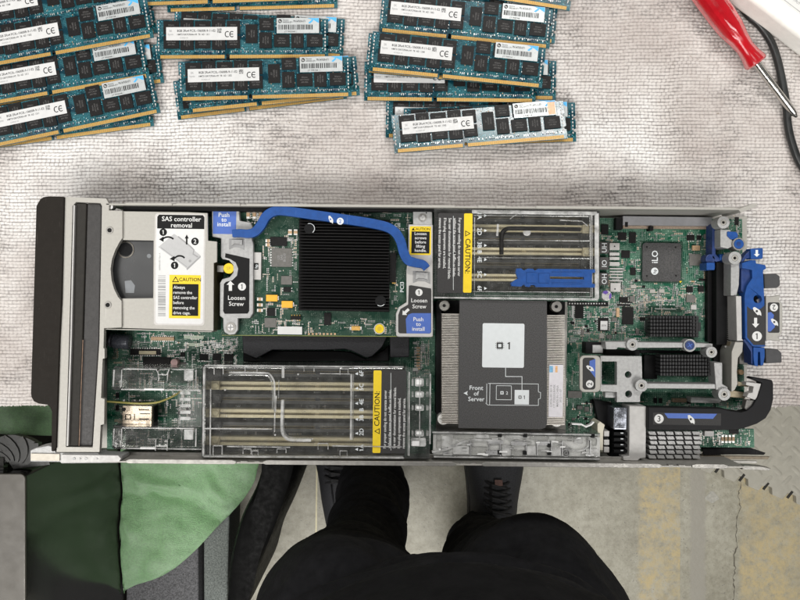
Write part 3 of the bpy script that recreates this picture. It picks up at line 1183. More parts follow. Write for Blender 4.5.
    while x < x1 - .005:
        w = rng.choice((.00025, .0004, .0007))
        b.flat([(x, y0 + .0028), (x + w, y0 + .0028), (x + w, y0 + .0066), (x, y0 + .0066)], zt, INK)
        x += w + rng.choice((.00025, .0004, .0006))
    b.text(serial, x0 + .006, y0 + .0013, .0015, zt, INK, 0, 'L')
    b.flat([(x1 - .009, y1 - .0002), (x1 - .0002, y1 - .0002), (x1 - .0002, y1 - .004), (x1 - .004, y1 - .0018)], zt + .00002, MATS['sky_blue_print'])
    b.flat([(x1 - .0085, y1 - .004), (x1 - .0055, y1 - .0012), (x1 - .0045, y1 - .0022), (x1 - .007, y1 - .0044)], zt + .00002, MATS['sky_blue_print'])
    if glare:  # glare on the label painted as a peach patch
        b.flat([(x1 - .0062, y0 + .0006), (x1 - .0006, y0 + .0006), (x1 - .0006, y1 - .0012), (x1 - .0062, y1 - .0012)], zt + .00004, MATS['peach_glare'])
    b.build('barcode_label', root, smooth=False)
    return root


mat('silver_label_film', (.44, .46, .46), .35, .2, .06, 200)
mat('matt_label_paper', (.54, .54, .535), .4, 0, .04, 200)
mat('peach_glare', (.78, .42, .26), .45, 0, .15, 300)
mat('dusky_resistor', (.05, .055, .11), .45, 0, .2, 900)
mat('sky_blue_print', (.06, .36, .66), .5, 0, .1, 400)
protos = [make_module(), make_module('500205-171', 'CT 7HRTAC', '1248', 'KOREA 03', .0006), make_module('500205-071', 'CT 7HQXAB', '1311', 'CHINA 05', -.0005), make_module('500205-071', 'CT 7HRTDB', '1302', 'KOREA 07', .0, True)]
T = 3.72


def put(cx, cy, ang, z, label, tilt=(0, 0), kind=None, used=[], count=[0]):
    """cx, cy photo pixels of the module's centre; z in mm of its underside"""
    k = (count[0] * 2 + count[0] // 3) % 3 if kind is None else kind
    count[0] += 1
    proto = protos[k]
    if k not in used:
        r = proto
        used.append(k)
    else:
        r = proto.copy()
        COL.objects.link(r)
        for ch in list(proto.children):
            c = ch.copy()
            COL.objects.link(c)
            c.parent = r
    X, Y = wp(cx, cy, z + 2.5)
    r.location = (X, Y, z * 1e-3)
    r.rotation_euler = (math.radians(tilt[0]), math.radians(tilt[1]), math.radians(ang))
    r['label'] = label
    return r


# left pile
put(70, 28, 10, 0, 'memory module mostly hidden beneath the second board of the left pile')
put(77, 75, 8, 0, 'memory module peeking out under the third board of the left pile')
put(67, 118.5, 8, 0, 'lowest memory module of the left pile, gold edge fanned out underneath')
put(44.3, 2.7, 10.2, T, 'memory module at the upper left corner, cut by the picture edge')
put(65.3, 33.2, 10.3, 2 * T, 'second memory module down in the left pile, its barcode label uncovered')
put(62, 72.7, 10, T, 'third memory module down in the left pile, under the second one')
put(72.5, 111, 11.9, T, 'front memory module of the left pile, nearest the blade server')
# middle pile
put(252, -9.5, 1.5, 0, 'memory module at the top edge, lower of two gold edges in the middle pile')
put(225, -16.5, 2, T, 'memory module at the top edge, resting on another in the middle pile')
put(259, 34, -3, 0, 'memory module tilted behind the upper full board of the middle pile')
put(242.5, 39, .3, T, 'upper full memory module of the middle pile, white label level')
put(260, 89.8, 7.2, 0, 'bottom memory module of the middle pile with only a slanted gold edge showing')
put(272.8, 84.5, 6, T, 'memory module sandwiched under the lower full board of the middle pile')
put(265, 79, 1.6, 2 * T, 'lower full memory module of the middle pile, nearest the blue lever')
# right pile
put(471.5, 16.5, -5, 0, 'memory module showing only its right edge below the topmost right board')
put(471, 79, -1, 0, 'memory module peeking out right of the third board in the right pile')
put(488, -22, -9, T, 'memory module steeply slanted at the top edge of the right pile')
put(465.9, 20.6, -5.7, T, 'upper full memory module of the right pile, below the slanted one')
put(450, 82, -.7, T, 'level memory module half covered by the board above in the right pile')
put(453, 60.5, -5.2, 2 * T, 'memory module with only left notches showing in the right pile')
put(457.5, 59.6, -5.7, 3 * T, 'raised memory module on top in the middle of the right pile')
put(471, 119.5, -1, 0, 'memory module with half a white label showing above the shiny board')
put(490, 125, 2, T, 'memory module whose right notches stick out behind the shiny board')
put(479.2, 127.3, 5, 2 * T + 2.4, 'shiny memory module catching the light, front of the right pile', (-8.2, .5), 3)

# ================================================================== screwdriver, cable, white unit
RED = mat('red_cellulose', (.48, .008, .016), .14, 0, .15, 60)
RED.node_tree.nodes['Principled BSDF'].inputs['Transmission Weight'].default_value = .3
RED.node_tree.nodes['Principled BSDF'].inputs['IOR'].default_value = 1.48
sd = thing('screwdriver', 'red handled screwdriver lying over the black cable', 'screwdriver', (*wp(745, 40, 12), 0))
p0 = Vector((*wp(712, 2, 13), .0125))
p1 = Vector((*wp(757.5, 63, 11), .0095))
p2 = Vector((*wp(797, 117, 6), .0055))


def frame(a, c):
    d = (c - a).normalized()
    s_ = d.cross(Vector((0, 0, 1))).normalized()
    u = s_.cross(d)
    m_ = Matrix((( d.x, s_.x, u.x, a.x), (d.y, s_.y, u.y, a.y), (d.z, s_.z, u.z, a.z), (0, 0, 0, 1)))
    return m_, (c - a).length


M_, ln = frame(p0, p1)
b = MB(RED)
prof = [(-.022, .007), (-.020, .0094), (-.01, .0102), (.2 * ln, .0102), (.42 * ln, .0094), (.60 * ln, .0074), (.74 * ln, .0064), (.86 * ln, .0071), (.94 * ln, .0083), (.98 * ln, .0085), (ln, .0074)]
vs, fs = [], []
n = 24
for t, r in prof:
    for i in range(n):
        a = 2 * PI * i / n
        flute = 1 - .10 * (1 if (i % 4) in (0,) else 0) * (1 if t < .6 * ln else .2)
        vs.append(M_ @ Vector((t, r * flute * math.cos(a), r * flute * math.sin(a))))
for j in range(len(prof) - 1):
    fs += [(j * n + i, j * n + (i + 1) % n, (j + 1) * n + (i + 1) % n, (j + 1) * n + i) for i in range(n)]
fs += [tuple(range(n)), tuple(range(len(prof) * n - 1, (len(prof) - 1) * n - 1, -1))]
b.raw(vs, fs)
b.build('handle', sd, sharp=28)
b = MB(BLACK)
b.lathe([(-.040, .0075), (-.038, .009), (-.0225, .009), (-.0222, .0075)], M_)
b.build('end_cap', sd)
M2, l2 = frame(p1, p2)
b = MB(mat('chromed_shaft', (.62, .60, .57), .18, 1.0, .1, 200))
b.lathe([(-.004, .0031), (0, .0031), (l2 * .86, .0029), (l2 * .93, .0024), (l2, .0009)], M2, n=14)
b.build('shaft', sd)
CABLE = mat('black_rubber_cable', (.012, .013, .013), .4, 0, .2, 100)
cp = spline([(735, -12, 3), (742, 6, 3), (749, 16, 3), (760, 26, 3), (771, 42, 3), (778, 62, 3), (783, 85, 3), (786.5, 106, 3), (788, 125, 3), (793, 146, 3), (803, 168, 3), (830, 200, 3)], 5)
b = MB(CABLE)
b.tube([(*wp(x, y, z), z * 1e-3) for x, y, z in cp], .0029, n=12)
o = b.build('cable', None)
tag(o, 'black rubber cable curving past the red screwdriver', 'cable')
UNITW = mat('white_unit_plastic', (.82, .81, .76), .38, 0, .05, 200)
un = thing('white_power_unit', 'white plastic unit with printed rating label at the upper right corner', 'power unit', (*wp(830, -10, 30), 0))
zt = 27
A = np.array(wp(737, -14, zt))
B = np.array(wp(812, 43, zt))
d = (B - A) / np.linalg.norm(B - A)
nrm = np.array((-d[1], d[0])) * (1 if -d[1] > 0 else -1)
if nrm[1] < 0:
    nrm = -nrm
b = MB(UNITW)
quad = [tuple(A - d * .03), tuple(B + d * .05), tuple(B + d * .05 + nrm * .12), tuple(A - d * .03 + nrm * .12)]
b.prism(quad, .0006, .027)
b.build('unit_shell', un, 6, seg=4)
b = MB(mat('off_white_label', (.60, .60, .58), .5, 0, .04, 200))
i0, i1 = A + nrm * .0115, B + nrm * .0115
b.prism([tuple(i0), tuple(i1 + d * .02), tuple(i1 + d * .02 + nrm * .06), tuple(i0 + nrm * .06)], .02705, .0273)
ang = math.degrees(math.atan2(d[1], d[0]))
for k, t in enumerate(('INPUT 100-240V~ 50/60Hz 1.5A', 'OUTPUT 12V 4A')):
    q = i0 + d * .036 + nrm * (.010 - k * .004)
    b.text(t, q[0], q[1], .0028, .0274, INKS, ang, 'L', .9)
b.flat([tuple(i0 + nrm * .0012 + d * .002), tuple(i1 + nrm * .0012 + d * .018), tuple(i1 + nrm * .0016 + d * .018), tuple(i0 + nrm * .0016 + d * .002)], .0274, INKS)
for k in range(18):
    q = i0 + d * (.049 + k * .0006) + nrm * .0035
    if k % 3 != 1:
        b.flat([tuple(q), tuple(q + d * .0003), tuple(q + d * .0003 + nrm * .004), tuple(q + nrm * .004)], .0274, INK)
b.build('rating_label', un, smooth=False)
# ================================================================== the blade server
sv = thing('blade_server', 'open silver blade server with exposed green boards lying across the bench edge', 'server', (*wp(410, 330, 0), 0))
PZ = 8.6                          # top face of the main board, mm


def lab(b, poly, z, base, edge=None, inset=.8):
    """sticker: a thin sheet, optionally with a border of another colour"""
    b.pp(poly, z, z - .14, edge or base)
    if edge:
        c = (sum(p[0] for p in poly) / len(poly), sum(p[1] for p in poly) / len(poly))
        w = max(p[0] for p in poly) - min(p[0] for p in poly)
        h = max(p[1] for p in poly) - min(p[1] for p in poly)
        b.pf([(c[0] + (x - c[0]) * (1 - 2 * inset / w), c[1] + (y - c[1]) * (1 - 2 * inset / h)) for x, y in poly], z + .03, base)


def hand(b, x, y, s, z, m, rot=0, spot=None):
    """touch-point mark: a small pointing hand with a dot"""
    p = [(-1.0, -.9), (-.55, -1.1), (.3, -.6), (.75, -.25), (1.0, .35), (1.05, 1.0), (.55, .75), (.15, .85), (-.3, .35), (-.75, -.15)]
    b.pf(rot2([(x + a * s, y + c * s) for a, c in p], (x, y), rot), z, m)
    if spot:
        b.pf(circ(x - .05 * s, y - .1 * s, .3 * s, 10), z + .03, spot)


def disc_no(b, x, y, r, t, z, m=None, ink=None, rot=0):
    b.pf(circ(x, y, r, 20), z, m or WHITE)
    b.pt(t, x, y, r * 1.75, z + .03, ink or INKG, rot)


def arrow(b, x, y, ln, w, z, m, rot=0):
    p = [(-w * .25, -ln / 2), (w * .25, -ln / 2), (w * .25, ln * .1), (w * .6, ln * .1), (0, ln / 2), (-w * .6, ln * .1), (-w * .25, ln * .1)]
    b.pf(rot2([(x + a, y + c) for a, c in p], (x, y), rot), z, m)


def ybot(x):
    return 461 + (x - 120) * 5.4 / 625


def ytop(x):
    return 203.3 + (x - 108) * 4.9 / 632


# ---- tray
b = MB(STEEL)
b.pp([(94, 212), (747, 216), (747, 451), (90, 448)], 2.0, .5)
b.pp([(106, ytop(106)), (740, ytop(740)), (740, ytop(740) + 1.7), (106, ytop(106) + 1.7)], 48, .7)
b.pp([(104, ybot(104)), (745, ybot(745)), (745, ybot(745) + 1.6), (104, ybot(104) + 1.6)], 48, .7)
tray = b.build('chassis_tray', sv, .25)
b = MB(STEEL)
for x0, x1 in ((125, 172), (176, 240), (246, 455), (478, 488), (496, 506), (536, 735)):
    b.pp([(x0, ytop(x0) - .9), (x1, ytop(x1) - .9), (x1, ytop(x1) + 1.75), (x0, ytop(x0) + 1.75)], 49, 48.02)
b.build('rim_flange', tray, .3)
b = MB(STEELD)
for x0, x1 in ((126, 236), (263, 456), (482, 662), (692, 728)):
    b.pp([(x0, ybot(x0) - .8), (x0 + 4, ybot(x0) - 2.0), (x1 - 4, ybot(x1) - 2.0), (x1, ybot(x1) - .8), (x1, ybot(x1) + 1.6), (x1 - 3, ybot(x1) + 2.4), (x0 + 3, ybot(x0) + 2.4), (x0, ybot(x0) + 1.6)], 49, 48.02)
for x0, x1 in ((240, 248), (254, 260), (460, 466), (470, 477), (668, 674), (678, 686)):
    b.pp([(x0, ybot(x0) - 1), (x1, ybot(x1) - 1), (x1 - 2, ybot(x1) + 1.6), (x0 + 2, ybot(x0) + 1.6)], 47.6, 44, STEELD)
b.build('rim_flange', tray, .3)
b = MB(STEEL)
b.pp([(738, 209), (741, 212.6), (747, 210.5), (757, 206.3), (757.5, 203.8), (754, 203.2), (742, 207.6)], 47, 18)
b.build('flared_lip', tray, .3)
b = MB(STEELD)
b.pp([(744, 465.6), (762, 466.6), (771, 468.6), (769, 470.5), (742, 469.6)], 47, 40)
b.build('flared_lip', tray, .3)
b = MB(BLACK)  # black strip standing in for the shade behind the top wall
b.pp([(123, 206.3), (470, 209.6), (470, 211.5), (123, 211)], 42, 3)
b.build('gap_shade_strip', tray)
b = MB(STEELD)
b.pp([(440, 454.5), (640, 457), (640, 462), (440, 459.5)], 30, 28.5)
b.pp([(640, 458.5), (757, 461), (757, 463.4), (640, 463)], 26, 24.5)
b.pp([(120, 452), (440, 454), (440, 459.4), (120, 458)], 30, 28.5)
b.build('side_ledge', tray, .3)

# ---- main board
b = MB(GREEN)
b.pp([(108, 214.5), (742, 219), (745, 452), (107, 449)], PZ, PZ - 1.6)
mb_ = b.build('main_board', sv, smooth=False)
DARKRES = mat('resistor_black', (.02, .02, .022), .4, 0, .2, 900)


def scatter(b, rects, n, z, lib=None):
    lib = lib or (TAN, DARKRES, TAN, CHIPM, DARKRES)
    for _ in range(n):
        x0, y0, x1, y1 = rects[rng.integers(0, len(rects))]
        cx, cy = rng.uniform(x0, x1), rng.uniform(y0, y1)
        vert = rng.random() < .5
        m = lib[rng.integers(0, len(lib))]
        k = int(rng.integers(1, 6))
        w, h = ((1.5, .8), (2.0, 1.1), (1.1, .6))[rng.integers(0, 3)]
        along = rng.random() < .6
        for i in range(k):
            x = cx + (i * (h + .7) if vert == along else 0) * (1 if vert else 0) + (i * (w + .7) if not vert and not along else 0)
            y = cy + (i * (h + .7) if not vert and along else 0) + (i * (w + .7) if vert and not along else 0)
            ww, hh = (h, w) if vert else (w, h)
            if not (x0 <= x <= x1 - ww and y0 <= y <= y1 - hh):
                continue
            e = .28
            if vert:
                b.pr(x, y, x + ww, y + hh * e, z + .45, z, TIN)
                b.pr(x, y + hh * (1 - e), x + ww, y + hh, z + .45, z, TIN)
                b.pr(x, y + hh * e, x + ww, y + hh * (1 - e), z + .42, z, m)
            else:
                b.pr(x, y, x + ww * e, y + hh, z + .45, z, TIN)
                b.pr(x + ww * (1 - e), y, x + ww, y + hh, z + .45, z, TIN)
                b.pr(x + ww * e, y, x + ww * (1 - e), y + hh, z + .42, z, m)


b = MB(TIN)
scatter(b, [(600, 230, 712, 318), (600, 230, 712, 318), (565, 300, 650, 345), (608, 285, 700, 320)], 640, PZ)
scatter(b, [(112, 332, 200, 372), (200, 337, 238, 362)], 300, PZ)
scatter(b, [(412, 340, 430, 378), (560, 320, 604, 440), (600, 396, 720, 412), (720, 400, 745, 430), (724, 215, 741, 262)], 300, PZ)
scatter(b, [(112, 372, 205, 446)], 260, PZ)
scatter(b, [(205, 368, 400, 450), (470, 220, 590, 290)], 420, PZ + .7)
o = b.build('board_components', mb_, smooth=False)
o['kind'] = 'stuff'
b = MB(WHITE)
for _ in range(70):            # silkscreen outlines
    x0, y0, x1, y1 = [(604, 232, 712, 316), (566, 302, 650, 345), (112, 332, 200, 372), (200, 337, 236, 360)][rng.integers(0, 4)]
    x, y = rng.uniform(x0, x1 - 6), rng.uniform(y0, y1 - 5)
    w, h = rng.uniform(2, 6), rng.uniform(2, 5)
    for p in ((x, y, x + w, y + .3), (x, y + h, x + w, y + h + .3)):
        b.pfr(*p, PZ + .05)
b.build('silkscreen', mb_, smooth=False)


def chip(parent, x0, y0, x1, y1, z, h=1.2, name='chip', m=None, pins=None, marks=None, pinm=None, label=None):
    b = MB(m or CHIPM)
    b.pr(x0, y0, x1, y1, z + h, z + .12)
    if pins:
        sides, pitch = pins
        ln = 1.3
        if 'h' in sides:
            n = int((x1 - x0) / pitch)
            for i in range(n):
                x = x0 + (x1 - x0) * (i + .5) / n
                b.pr(x - pitch * .25, y0 - ln, x + pitch * .25, y0 - .02, z + .4, z + .02, pinm or TIN)
                b.pr(x - pitch * .25, y1 + .02, x + pitch * .25, y1 + ln, z + .4, z + .02, pinm or TIN)
        if 'v' in sides:
            n = int((y1 - y0) / pitch)
            for i in range(n):
                y = y0 + (y1 - y0) * (i + .5) / n
                b.pr(x0 - ln, y - pitch * .25, x0 - .02, y + pitch * .25, z + .4, z + .02, pinm or TIN)
                b.pr(x1 + .02, y - pitch * .25, x1 + ln, y + pitch * .25, z + .4, z + .02, pinm or TIN)
    for mk in marks or ():
        t, x, y, hh, r = mk[:5]
        b.pt(t, x, y, hh, z + h + .04, mk[5] if len(mk) > 5 else CHIPL, r)
    return b.build(name, parent, .12 if not marks else 0, label=label, smooth=False)


# management controller
b = MB(CHIPM)
b.pp(rot2(rrect(642.5, 243, 681, 281.5, 3), (662, 262), -ROT), PZ + 2.3, PZ + .9, GUNMET)
b.pr(640.8, 241.5, 682.5, 283, PZ + .9, PZ + .1, DGREEN)
for x, y in ((646.8, 247), (675.5, 247.3), (646.8, 276), (676, 275.7)):
    b.pf(circ(x, y, 1, 10), PZ + 2.34, INK)
b.pt('iLO', 654.8, 256.8, 8.6, PZ + 2.34, LGREY, 90)
b.pf(circ(654.7, 271.2, 3.6, 18), PZ + 2.34, LGREY)
b.pt('hp', 654.7, 271.2, 4.4, PZ + 2.38, GUNMET, 90)
for i, t in enumerate(('610918-003', 'GXE7S 09', 'TAIWAN 1236')):
    b.pt(t, 666.5 + i * 2.9, 263, 3, PZ + 2.34, CHIPL, 90)
b.pf([(679, 281), (682, 281), (680.5, 283)], PZ + .95, YELLOW)
b.build('management_chip', mb_, smooth=False)
# connector along the back edge of the board
b = MB(mat('connector_grey', (.21, .21, .22), .45, 0, .1, 200))
b.pp([(623, 216), (712, 217.2), (712, 226), (623, 225)], 16, PZ)
b.pp([(623, 225.4), (712, 226.4), (712, 229.2), (623, 228.4)], 12, PZ, mat('tan_pin_row', (.25, .19, .14), .5, 0, .3, 900))
b.pr(616, 217.5, 622.6, 229.5, 15, PZ, BLACK)
b.pr(625, 222, 628, 227, 16.4, 16.02, BLACK)
b.pr(650, 226, 653.5, 230.5, 16.4, PZ, BLACK)
b.build('edge_connector', mb_, .3)
# inductors, tantalum block row, capacitor
for (y0, y1), t in zip(((242, 253.4), (257.3, 269.6), (273, 285)), ('UH', 'IO', 'OH')):
    b = MB(CHIPG)
    b.pr(600, y0, 608.7, y1, PZ + 4.2, PZ, mat('ferrite_dark', (.05, .046, .044), .6, 0, .25, 700, .3, 1500))
    b.pt(t, 604.3, (y0 + y1) / 2, 7, PZ + 4.24, LGREY, 90)
    b.build('inductor', mb_, smooth=False)
b = MB(TIN)
for y0, y1 in ((243, 250), (252.5, 255.5), (257, 260), (262, 266)):
    b.pr(609.6, y0, 619.6, y1, PZ + 3.2, PZ, WHITEMET)
for y in (268, 271, 273.8, 276.8, 280):
    b.pr(609.6, y, 623, y + 1.4, PZ + 1.2, PZ, WHITEMET)
b.pr(610.5, 283, 620.5, 291.8, PZ + 3.2, PZ, WHITEMET)
for x, y in ((614.6, 246.3), (615, 289)):
    b.pf(circ(x, y, .8, 8), PZ + 3.24, INK)
b.build('bus_bar', mb_, .2)
PURP = mat('violet_print', (.10, .05, .30), .5, 0, .1, 300)
b = MB(ALU)
b.pc(606.8, 295.5, 5.2, PZ + 9, PZ, ALU)
b.pf([(602.5, 293), (603.8, 291), (606.8, 290.5), (608.5, 292.4), (606, 294.5)], PZ + 9.04, PURP)
b.pf([(610.5, 292.4), (611.7, 295), (611, 298.2), (609.4, 299.3), (609, 296)], PZ + 9.04, PURP)
b.build('can_capacitor', mb_, .3)
# assorted packages
for a in ((618, 232.5, 626.5, 240, CHIPM, None), (629.5, 232.3, 636, 243, CHIPM, None), (621.5, 250.5, 630, 258, CHIPM, None), (630.5, 267.5, 635.8, 275, CHIPM, None), (601.5, 224.5, 608.5, 234.5, CHIPM, None),
          (689.5, 254, 701, 265.5, CHIPG, None), (687, 235, 694.5, 240.5, CHIPM, ('h', 2)), (697, 235.5, 701.5, 240, CHIPM, ('h', 2)), (686.8, 286.5, 693, 292.4, CHIPM, ('h', 2)), (698.5, 286, 704, 292, CHIPM, ('h', 2)),
          (686.5, 295, 695.3, 302.3, CHIPG, None), (677, 268, 680, 271, CHIPM, None), (619.5, 297, 628, 302.5, CHIPM, ('h', 2.2)), (630, 296, 635, 302, CHIPG, None), (575.5, 304.5, 583.5, 318.5, CHIPM, ('v', 2)),
          (622.5, 307, 633.5, 324.5, CHIPM, None), (598, 318, 608.5, 331, CHIPM, ('v', 2)), (622, 301.5, 632.5, 303, CHIPM, ('h', 1.6)), (704, 234, 709, 239, CHIPG, None), (568, 391, 582, 398, CHIPG, None), (735, 217, 739, 225, CHIPM, None)):
    chip(mb_, *a[:4], PZ, rng.uniform(.8, 1.7), m=a[4], pins=a[5])
taken = [(640, 241, 683, 284), (600, 241, 623, 292), (599, 317, 609, 332), (621, 306, 635, 326), (647, 299, 700, 340), (643, 340, 712, 380), (599, 340, 645, 402), (579, 354, 602, 393), (618, 231, 637, 244), (685, 234, 702, 242), (688, 253, 702, 267), (685, 285, 706, 304), (619, 296, 637, 304), (574, 303, 585, 320), (567, 301, 609, 307), (620, 249, 631, 259), (629, 266, 637, 276), (108, 333, 124, 348), (128, 332, 175, 366), (183, 334, 205, 348), (198, 352, 236, 362)]
made = 0
for _ in range(900):
    zone = [(604, 231, 710, 312), (604, 231, 710, 312), (566, 307, 648, 342), (112, 334, 200, 366), (112, 392, 204, 424), (568, 400, 598, 428), (600, 397, 712, 404)][rng.integers(0, 7)]
    w_, h_ = ((3.2, 2.4), (2.4, 3.4), (4.6, 4.6), (5.4, 3.6), (2.2, 2.2), (3.4, 5.2), (6.4, 2.2))[rng.integers(0, 7)]
    x, y = rng.uniform(zone[0], zone[2] - w_), rng.uniform(zone[1], zone[3] - h_)
    if any(x < t[2] + 1.4 and x + w_ > t[0] - 1.4 and y < t[3] + 1.4 and y + h_ > t[1] - 1.4 for t in taken):
        continue
    taken.append((x, y, x + w_, y + h_))
    made += 1
    if made > 62:
        break
    q = rng.integers(0, 6)
    m_ = (CHIPM, CHIPM, CHIPM, CHIPG, TAN, MATS['galvanised_steel'])[q]
    pn_ = (('h', 1.7), ('v', 1.7), None, None, None, None)[q]
    if q == 4:
        b = MB(TIN)
        b.pr(x, y, x + w_, y + h_ * .5, PZ + .8, PZ)
        b.pr(x + w_ * .22, y - .05, x + w_ * .78, y + h_ * .5 + .05, PZ + .9, PZ, TAN)
        b.build('ceramic_capacitor', mb_, smooth=False)
    else:
        chip(mb_, x, y, x + w_, y + h_, PZ, rng.uniform(.7, 1.5), m=m_, pins=pn_)
b = MB(WHITE)
b.pr(600.5, 321, 607.5, 330, PZ + 2.2, PZ + 2.0)
b.pt('B04', 604, 325.5, 3, PZ + 2.24, INKS)
b.build('firmware_label', mb_, smooth=False)
b = MB(TIN)
b.pr(572, 305.5, 574, 318, PZ + .1, PZ + .02, WHITE)
b.build('silkscreen_bar', mb_, smooth=False)
b = MB(TAN)
b.pr(616.5, 308, 619.5, 317, PZ + 1.6, PZ, TAN)
b.build('ceramic_block', mb_, smooth=False)
b = MB(TIN)
b.pr(617, 304, 630.5, 306, PZ + .6, PZ, CHIPM)
b.build('flat_resistor', mb_, smooth=False)
b = MB(TIN)
b.pr(691, 305, 696.5, 309.6, PZ + 1.5, PZ, WHITEMET)
b.build('white_oscillator', mb_, smooth=False)
b = MB(TIN)
b.pr(692.5, 245.5, 700, 250.5, PZ + 1.5, PZ, TAN)
b.build('capacitor_bank', mb_, smooth=False)
b = MB(CHIPM)
b.pr(568, 302, 608, 306, PZ + 1.4, PZ, CHIPM)
for i in range(14):
    b.pr(569 + i * 2.7, 303, 570.3 + i * 2.7, 304.2, PZ + 1.5, PZ + 1.4, TIN)
b.build('pin_header', mb_, smooth=False)
b = MB(TIN)
b.pr(648, 306, 682, 312, PZ + .05, PZ + .01, MATS['deep_green_circuit_board'])
for i in range(6):
    b.pc(657 + i * 3.4, 304.6, .8, PZ + .15, PZ, TIN, n=8)
b.pr(655, 300, 675, 301, PZ + .2, PZ, TIN)
b.pr(655, 308.5, 676, 309.4, PZ + .2, PZ, TIN)
b.build('debug_header', mb_, smooth=False)
# front left part of the board
b = MB(mat('capacitor_sleeve', (.07, .075, .09), .25, .2, .15, 300))
X0, Y0 = wp(110, 340.5, 14)
M_ = Matrix.Translation((X0, Y0, .0145)) @ Matrix.Rotation(math.radians(ROT - 4), 4, 'Z')
b.lathe([(0, .0045), (.001, .0055), (.0022, .0048), (.0035, .0058), (.0148, .0058), (.0158, .0048)], M_)
b.lathe([(-.0006, .0040), (-.0001, .0041)], M_, ALU)
b.build('lying_capacitor', mb_)
for a in ((151, 337, 174, 340.5, TAN, ('h', 2)), (130, 349, 160, 355, CHIPM, ('h', 2.2)), (199.5, 354, 208, 360.5, CHIPM, None), (212.5, 353.5, 221, 360.5, CHIPM, None), (143, 357, 170, 365, CHIPM, None), (224, 354, 233, 361, CHIPM, None)):
    chip(mb_, *a[:4], PZ, 1.3, m=a[4], pins=a[5])
b = MB(mat('pale_solder_pad', (.33, .38, .30), .4, .3, .2, 500))
b.pr(184, 335.5, 203.5, 338.8, PZ + .4, PZ)
b.pr(184, 343, 203.5, 346.3, PZ + .4, PZ)
b.pr(139, 351, 156, 354.3, PZ + 2.2, PZ + 1.4, CREAM)
for i in range(14):
    b.pr(137 + i * 1.1, 332.8, 137.6 + i * 1.1, 334.2, PZ + .3, PZ, WHITEMET)
    b.pr(137 + i * 1.0, 341.8, 137.5 + i * 1.0, 343, PZ + .3, PZ, WHITEMET)
b.pr(166, 366, 173, 366.6, PZ + .3, PZ)
b.build('solder_pads', mb_, smooth=False)
b = MB(mat('pink_coin_top', (.45, .30, .29), .5, 0, .1, 300))
b.pc(174, 362.5, 3.6, PZ + 7, PZ)
b.build('small_coil', mb_, .3)
b = MB(STEELD)
b.pr(413, 342, 417, 344, PZ + 1, PZ, WHITEMET)
b.pr(413, 368, 418, 371, PZ + 1, PZ, WHITEMET)
for i in range(8):
    b.pr(416.5, 347 + i * 3, 420, 348.6 + i * 3, PZ + .6, PZ, TAN)
    b.pr(414.5, 347 + i * 3, 416.4, 348.6 + i * 3, PZ + .6, PZ, WHITEMET)
b.build('contact_row', mb_, smooth=False)

# ---- front bezel
fb = MB(BEZEL)
fb.pp([(40, 199), (43, 197), (48, 196.2), (64, 196.6), (61.5, 300), (59.5, 340), (56, 448), (53, 452), (51, 451), (51.5, 412), (50, 407.5), (47, 405), (38, 403.6), (33.5, 401.5), (31, 397), (30.6, 393), (36, 206)], 50, 3)
bez = fb.build('front_bezel', sv, 1.4, seg=3)
b = MB(STEEL)
outer = [(64.6, 197), (106, 198.4), (109, 204), (109, 210.5), (122.3, 211), (122.3, 238), (119.5, 242), (115.2, 250), (112, 259), (110.5, 269), (111.5, 280), (114, 289), (118, 297), (121.5, 301), (121.5, 327.5), (104, 328.2), (103.4, 348), (104.6, 349), (104.6, 358), (102.6, 359), (101, 398), (104.5, 399), (104, 424), (100.6, 425), (99.4, 452), (56.6, 452), (60.2, 340), (62.2, 300)]
hole = [(76, 202), (100.5, 203), (102, 206), (99.5, 340), (92.8, 447.5), (65.8, 447), (69, 340), (72.5, 206)]
b.pp(outer, 48, 44, STEEL, [hole])
bf = b.build('bezel_frame', sv, 0, smooth=False)
b = MB(STRIP)
b.pp([(76.4, 202.6), (86.5, 203), (82.5, 340), (78.5, 446.8), (66.2, 446.5), (69.5, 340), (73, 206)], 46.5, 30)
b.pp([(87, 203), (100, 203.4), (101.4, 206), (99, 340), (92.3, 446.9), (79, 446.8), (83, 340)], 45, 30, mat('charcoal_moulding', (.028, .026, .025), .5, 0, .15, 300, .1, 1200))
b.build('grey_moulding', bf, 1.0)
b = MB(WHITEMET)
b.pp([(73.2, 205), (74.8, 205), (71.6, 340), (68.2, 446), (66.4, 446), (70, 340)], 49, 46.6)
b.build('bright_edge_strip', bf, .3)
b = MB(mat('rust_line', (.20, .13, .09), .6, .2, .4, 200))
b.pp([(82.6, 340), (83.2, 340), (79.4, 446), (78.7, 446)], 46.8, 46.4)
b.build('parting_line', bf)
for x, y in ((109.5, 230.2), (107.6, 305)):
    b = MB(STEELD)
    b.pring(x, y, 3.6, 2.2, 48.6, 48.02, STEELD)
    b.pc(x, y, 2.15, 48.2, 47, INK)
    b.build('bezel_screw', bf, .15)
b = MB(STEELD)
b.pc(110, 206.5, 3, 46, 40, ALU)
b.pr(107, 204, 113, 208.5, 44, 38)
b.build('latch_pin', bf, .3)
b = MB(CAST)
b.pp([(30, 450.5), (36, 447.8), (48, 445.5), (54, 447), (56, 452.5), (98, 453), (99.5, 455), (122, 455.8), (122, 459.5), (117, 463), (61, 463.6), (60, 462.2), (30, 461.8)], 47, 32)
rel = b.build('release_lever', sv, .8)
b = MB(WHITEMET)
b.pp([(61, 454.6), (118, 455.4), (121, 458.5), (119, 461.8), (61, 462.8)], 49.5, 47.02)
b.pp([(30.6, 453.5), (59.5, 454), (59.5, 461), (30.6, 460.6)], 48.2, 47.02, mat('cream_metal', (.52, .48, .41), .5, .2, .08, 200))
for x in (74, 80, 86, 97):
    b.pc(x, 458.8, 1.5, 49.9, 49.5, CAST, n=3 if x in (80, 97) else 10)
b.build('lever_plate', rel, .5)

